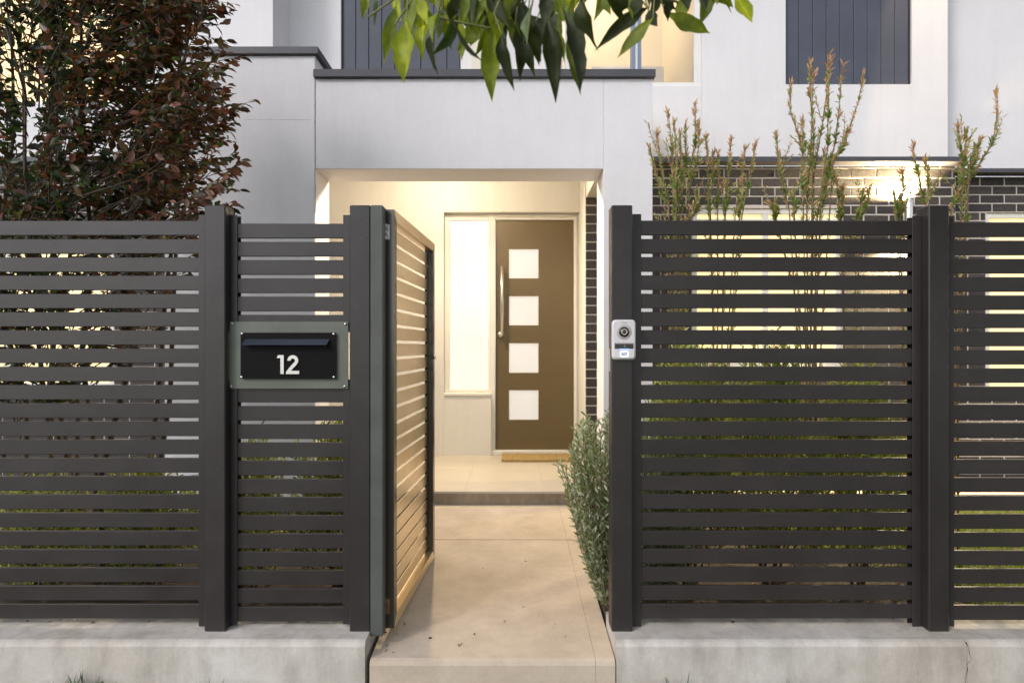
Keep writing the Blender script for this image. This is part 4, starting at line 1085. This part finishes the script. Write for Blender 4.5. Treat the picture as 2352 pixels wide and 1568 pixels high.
for b_, t, w, cl_ in (((700,-40),(716,108),62,YG),((510,-30),(482,110),60,MG),((585,-20),(560,185),36,GG),((770,140),(738,535),150,YG),((885,160),(850,355),70,YG),((962,190),(912,465),78,DG),((985,55),(992,262),66,GG),
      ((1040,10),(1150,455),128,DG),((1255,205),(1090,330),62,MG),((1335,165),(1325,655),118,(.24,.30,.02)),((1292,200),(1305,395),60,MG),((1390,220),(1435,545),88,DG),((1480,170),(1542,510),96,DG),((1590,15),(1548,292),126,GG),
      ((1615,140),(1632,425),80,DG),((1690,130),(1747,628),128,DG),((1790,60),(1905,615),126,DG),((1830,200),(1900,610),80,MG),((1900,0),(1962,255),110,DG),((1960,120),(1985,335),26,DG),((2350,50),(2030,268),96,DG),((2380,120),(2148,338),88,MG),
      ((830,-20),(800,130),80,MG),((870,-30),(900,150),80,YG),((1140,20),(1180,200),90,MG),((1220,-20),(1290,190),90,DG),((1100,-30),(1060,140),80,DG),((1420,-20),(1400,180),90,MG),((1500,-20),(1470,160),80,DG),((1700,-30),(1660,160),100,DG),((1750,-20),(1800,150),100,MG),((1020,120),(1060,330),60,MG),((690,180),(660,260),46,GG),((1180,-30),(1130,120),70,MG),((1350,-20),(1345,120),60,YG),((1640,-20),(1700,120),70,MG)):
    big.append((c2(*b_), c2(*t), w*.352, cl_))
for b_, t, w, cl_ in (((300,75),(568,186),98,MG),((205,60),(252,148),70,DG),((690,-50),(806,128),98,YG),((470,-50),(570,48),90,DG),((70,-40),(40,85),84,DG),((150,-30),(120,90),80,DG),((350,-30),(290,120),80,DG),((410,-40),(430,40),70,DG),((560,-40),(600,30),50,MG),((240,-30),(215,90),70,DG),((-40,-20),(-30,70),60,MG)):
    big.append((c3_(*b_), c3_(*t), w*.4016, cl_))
for _ in range(46):
    px, top = random.uniform(905, 1330), random.uniform(-70, 50)
    ln_ = random.uniform(75, 150)*(1 if top < 20 else .8); an = random.gauss(0, .55)
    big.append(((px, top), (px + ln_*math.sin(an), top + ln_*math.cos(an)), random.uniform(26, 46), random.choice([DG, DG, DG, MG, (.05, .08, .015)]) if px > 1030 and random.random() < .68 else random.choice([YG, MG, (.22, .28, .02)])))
for _ in range(20):
    px, top = random.uniform(1330, 1640), random.uniform(-80, -15)
    ln_ = random.uniform(60, 105); an = random.gauss(.2, .6)
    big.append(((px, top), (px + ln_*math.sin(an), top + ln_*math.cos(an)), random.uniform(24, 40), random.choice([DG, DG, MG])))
P, D, L_, Wd, col = [], [], [], [], []
tw = MB()
for (bp, tp, w, cl_) in big:
    d0 = LD + random.uniform(-.16, .16) if len(P) < 48 else LD + random.uniform(-.02, .40)
    a = Vector((X(bp[0], d0), d0, Z(bp[1], d0))); d1 = d0 + random.uniform(-.03, .03); t = Vector((X(tp[0], d1), d1, Z(tp[1], d1)))
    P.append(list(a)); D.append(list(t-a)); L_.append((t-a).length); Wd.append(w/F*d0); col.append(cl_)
    tw.tube([a, a + Vector((random.uniform(-.02, .02), .01, .05)), a + Vector((random.uniform(-.05, .05), .0, .17))], [.0016, .002, .0028], 5, False)
# leaf faces turned to the street
P = np.array(P); D = np.array(D)
L_, Wd, col = np.array(L_), np.array(Wd), np.array(col)
for g in range(14):                       # fourteen bends of the blade, several leaves each
    ids = np.arange(g, len(P), 14)
    sk = random.uniform(.85, 1.15)
    tmpl = leaf_template(prof=[0, .13, .27*sk, .40, .48, .5, .46*sk, .37, .25, .11, 0], curve=random.uniform(-.05, .34), fold=random.uniform(.08, .45))
    v = tmpl[0]; ph = random.uniform(0, 6); bend = random.uniform(-.10, .10)
    v[:, 2] += .05*np.sin(v[:, 0]*9 + ph)*np.abs(v[:, 1])*2; v[:, 1] += bend*np.sin(v[:, 0]*math.pi) + .02*np.sin(v[:, 0]*17+ph)*np.sign(v[:, 1])
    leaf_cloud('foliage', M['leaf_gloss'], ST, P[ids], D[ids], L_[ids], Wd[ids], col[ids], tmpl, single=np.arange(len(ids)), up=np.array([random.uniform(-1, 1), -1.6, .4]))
# twigs that carry them
for a, b_ in (((845, 40), (1000, -60)), ((905, 60), (1010, -70)), ((1140, 60), (1250, -80)), ((1280, 20), (1250, -90)), ((1490, 20), (1350, -90)), ((1560, 5), (1400, -90)), ((1130, 65), (1010, 40))):
    p_, q_ = Vector((X(a[0], LD), LD, Z(a[1], LD))), Vector((X(b_[0], LD), LD, Z(b_[1], LD))); tw.tube(shoots(p_, q_, 5, .02), [.002, .0024, .0028, .0032, .004], 5, False)
o = tw.build('twig', M['stem_green'], ST); o['kind'] = 'stuff'
# unseen crown overhead, spread low and dense to shade the right fence
n = 6200; Pc, Dc = [], []
while len(Pc) < n:
    x, y, z = random.uniform(.7, 6.8), random.uniform(-2.6, 2.0), random.uniform(1.9, 3.7)
    e = ((x-3.8)/3.0)**2 + ((y+.3)/2.2)**2 + ((z-3.0)/.75)**2
    if e > 1 or z < 1.5+.575*max(y, 0)+.22 or (y < .2 and z < 2.35 and x < 2.2) or (y > -.6 and z < 2.2): continue
    if math.sin(x*3.1+1)*math.sin(y*3.7)*math.sin(z*4) < -.12: continue
    Pc.append((x, y, z)); Dc.append((random.gauss(0, .6), random.gauss(0, .6), -1))
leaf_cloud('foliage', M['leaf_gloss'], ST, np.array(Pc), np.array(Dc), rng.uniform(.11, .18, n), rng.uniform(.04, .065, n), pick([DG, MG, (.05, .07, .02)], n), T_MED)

# leaf litter along the plinth tops, in the corner below the gate and on the path
n = 95; lp, ldir = [], []
for i in range(n):
    q = random.random()
    if q < .35: p_ = (random.uniform(-2.4, -.66), random.uniform(2.80, 2.93), PT + .004)
    elif q < .6: p_ = (random.uniform(.5, 2.4), random.uniform(2.80, 2.93), PT + .004)
    elif q < .8:
        y = random.uniform(2.66, 3.1); p_ = (random.uniform(-.60, -.50), y, path_z(y) + .004)
    else:
        y = 2.75 + abs(random.gauss(0, .7)); p_ = (random.uniform(-.45, .35), min(y, 4.7), path_z(min(y, 4.7)) + .003)
    lp.append(p_); a = random.uniform(0, 6.28); ldir.append((math.cos(a), math.sin(a), random.uniform(-.05, .15)))
sz = rng.uniform(.006, .022, n)
o = leaf_cloud('leaf_litter', M['leaf_soft'], None, np.array(lp), np.array(ldir), sz, sz*.5, pick([(.10, .06, .03), (.16, .10, .05), (.30, .22, .12), (.06, .04, .025)], n), T_MED)
o['label'] = 'small dry leaf scraps lying along the plinths and path'
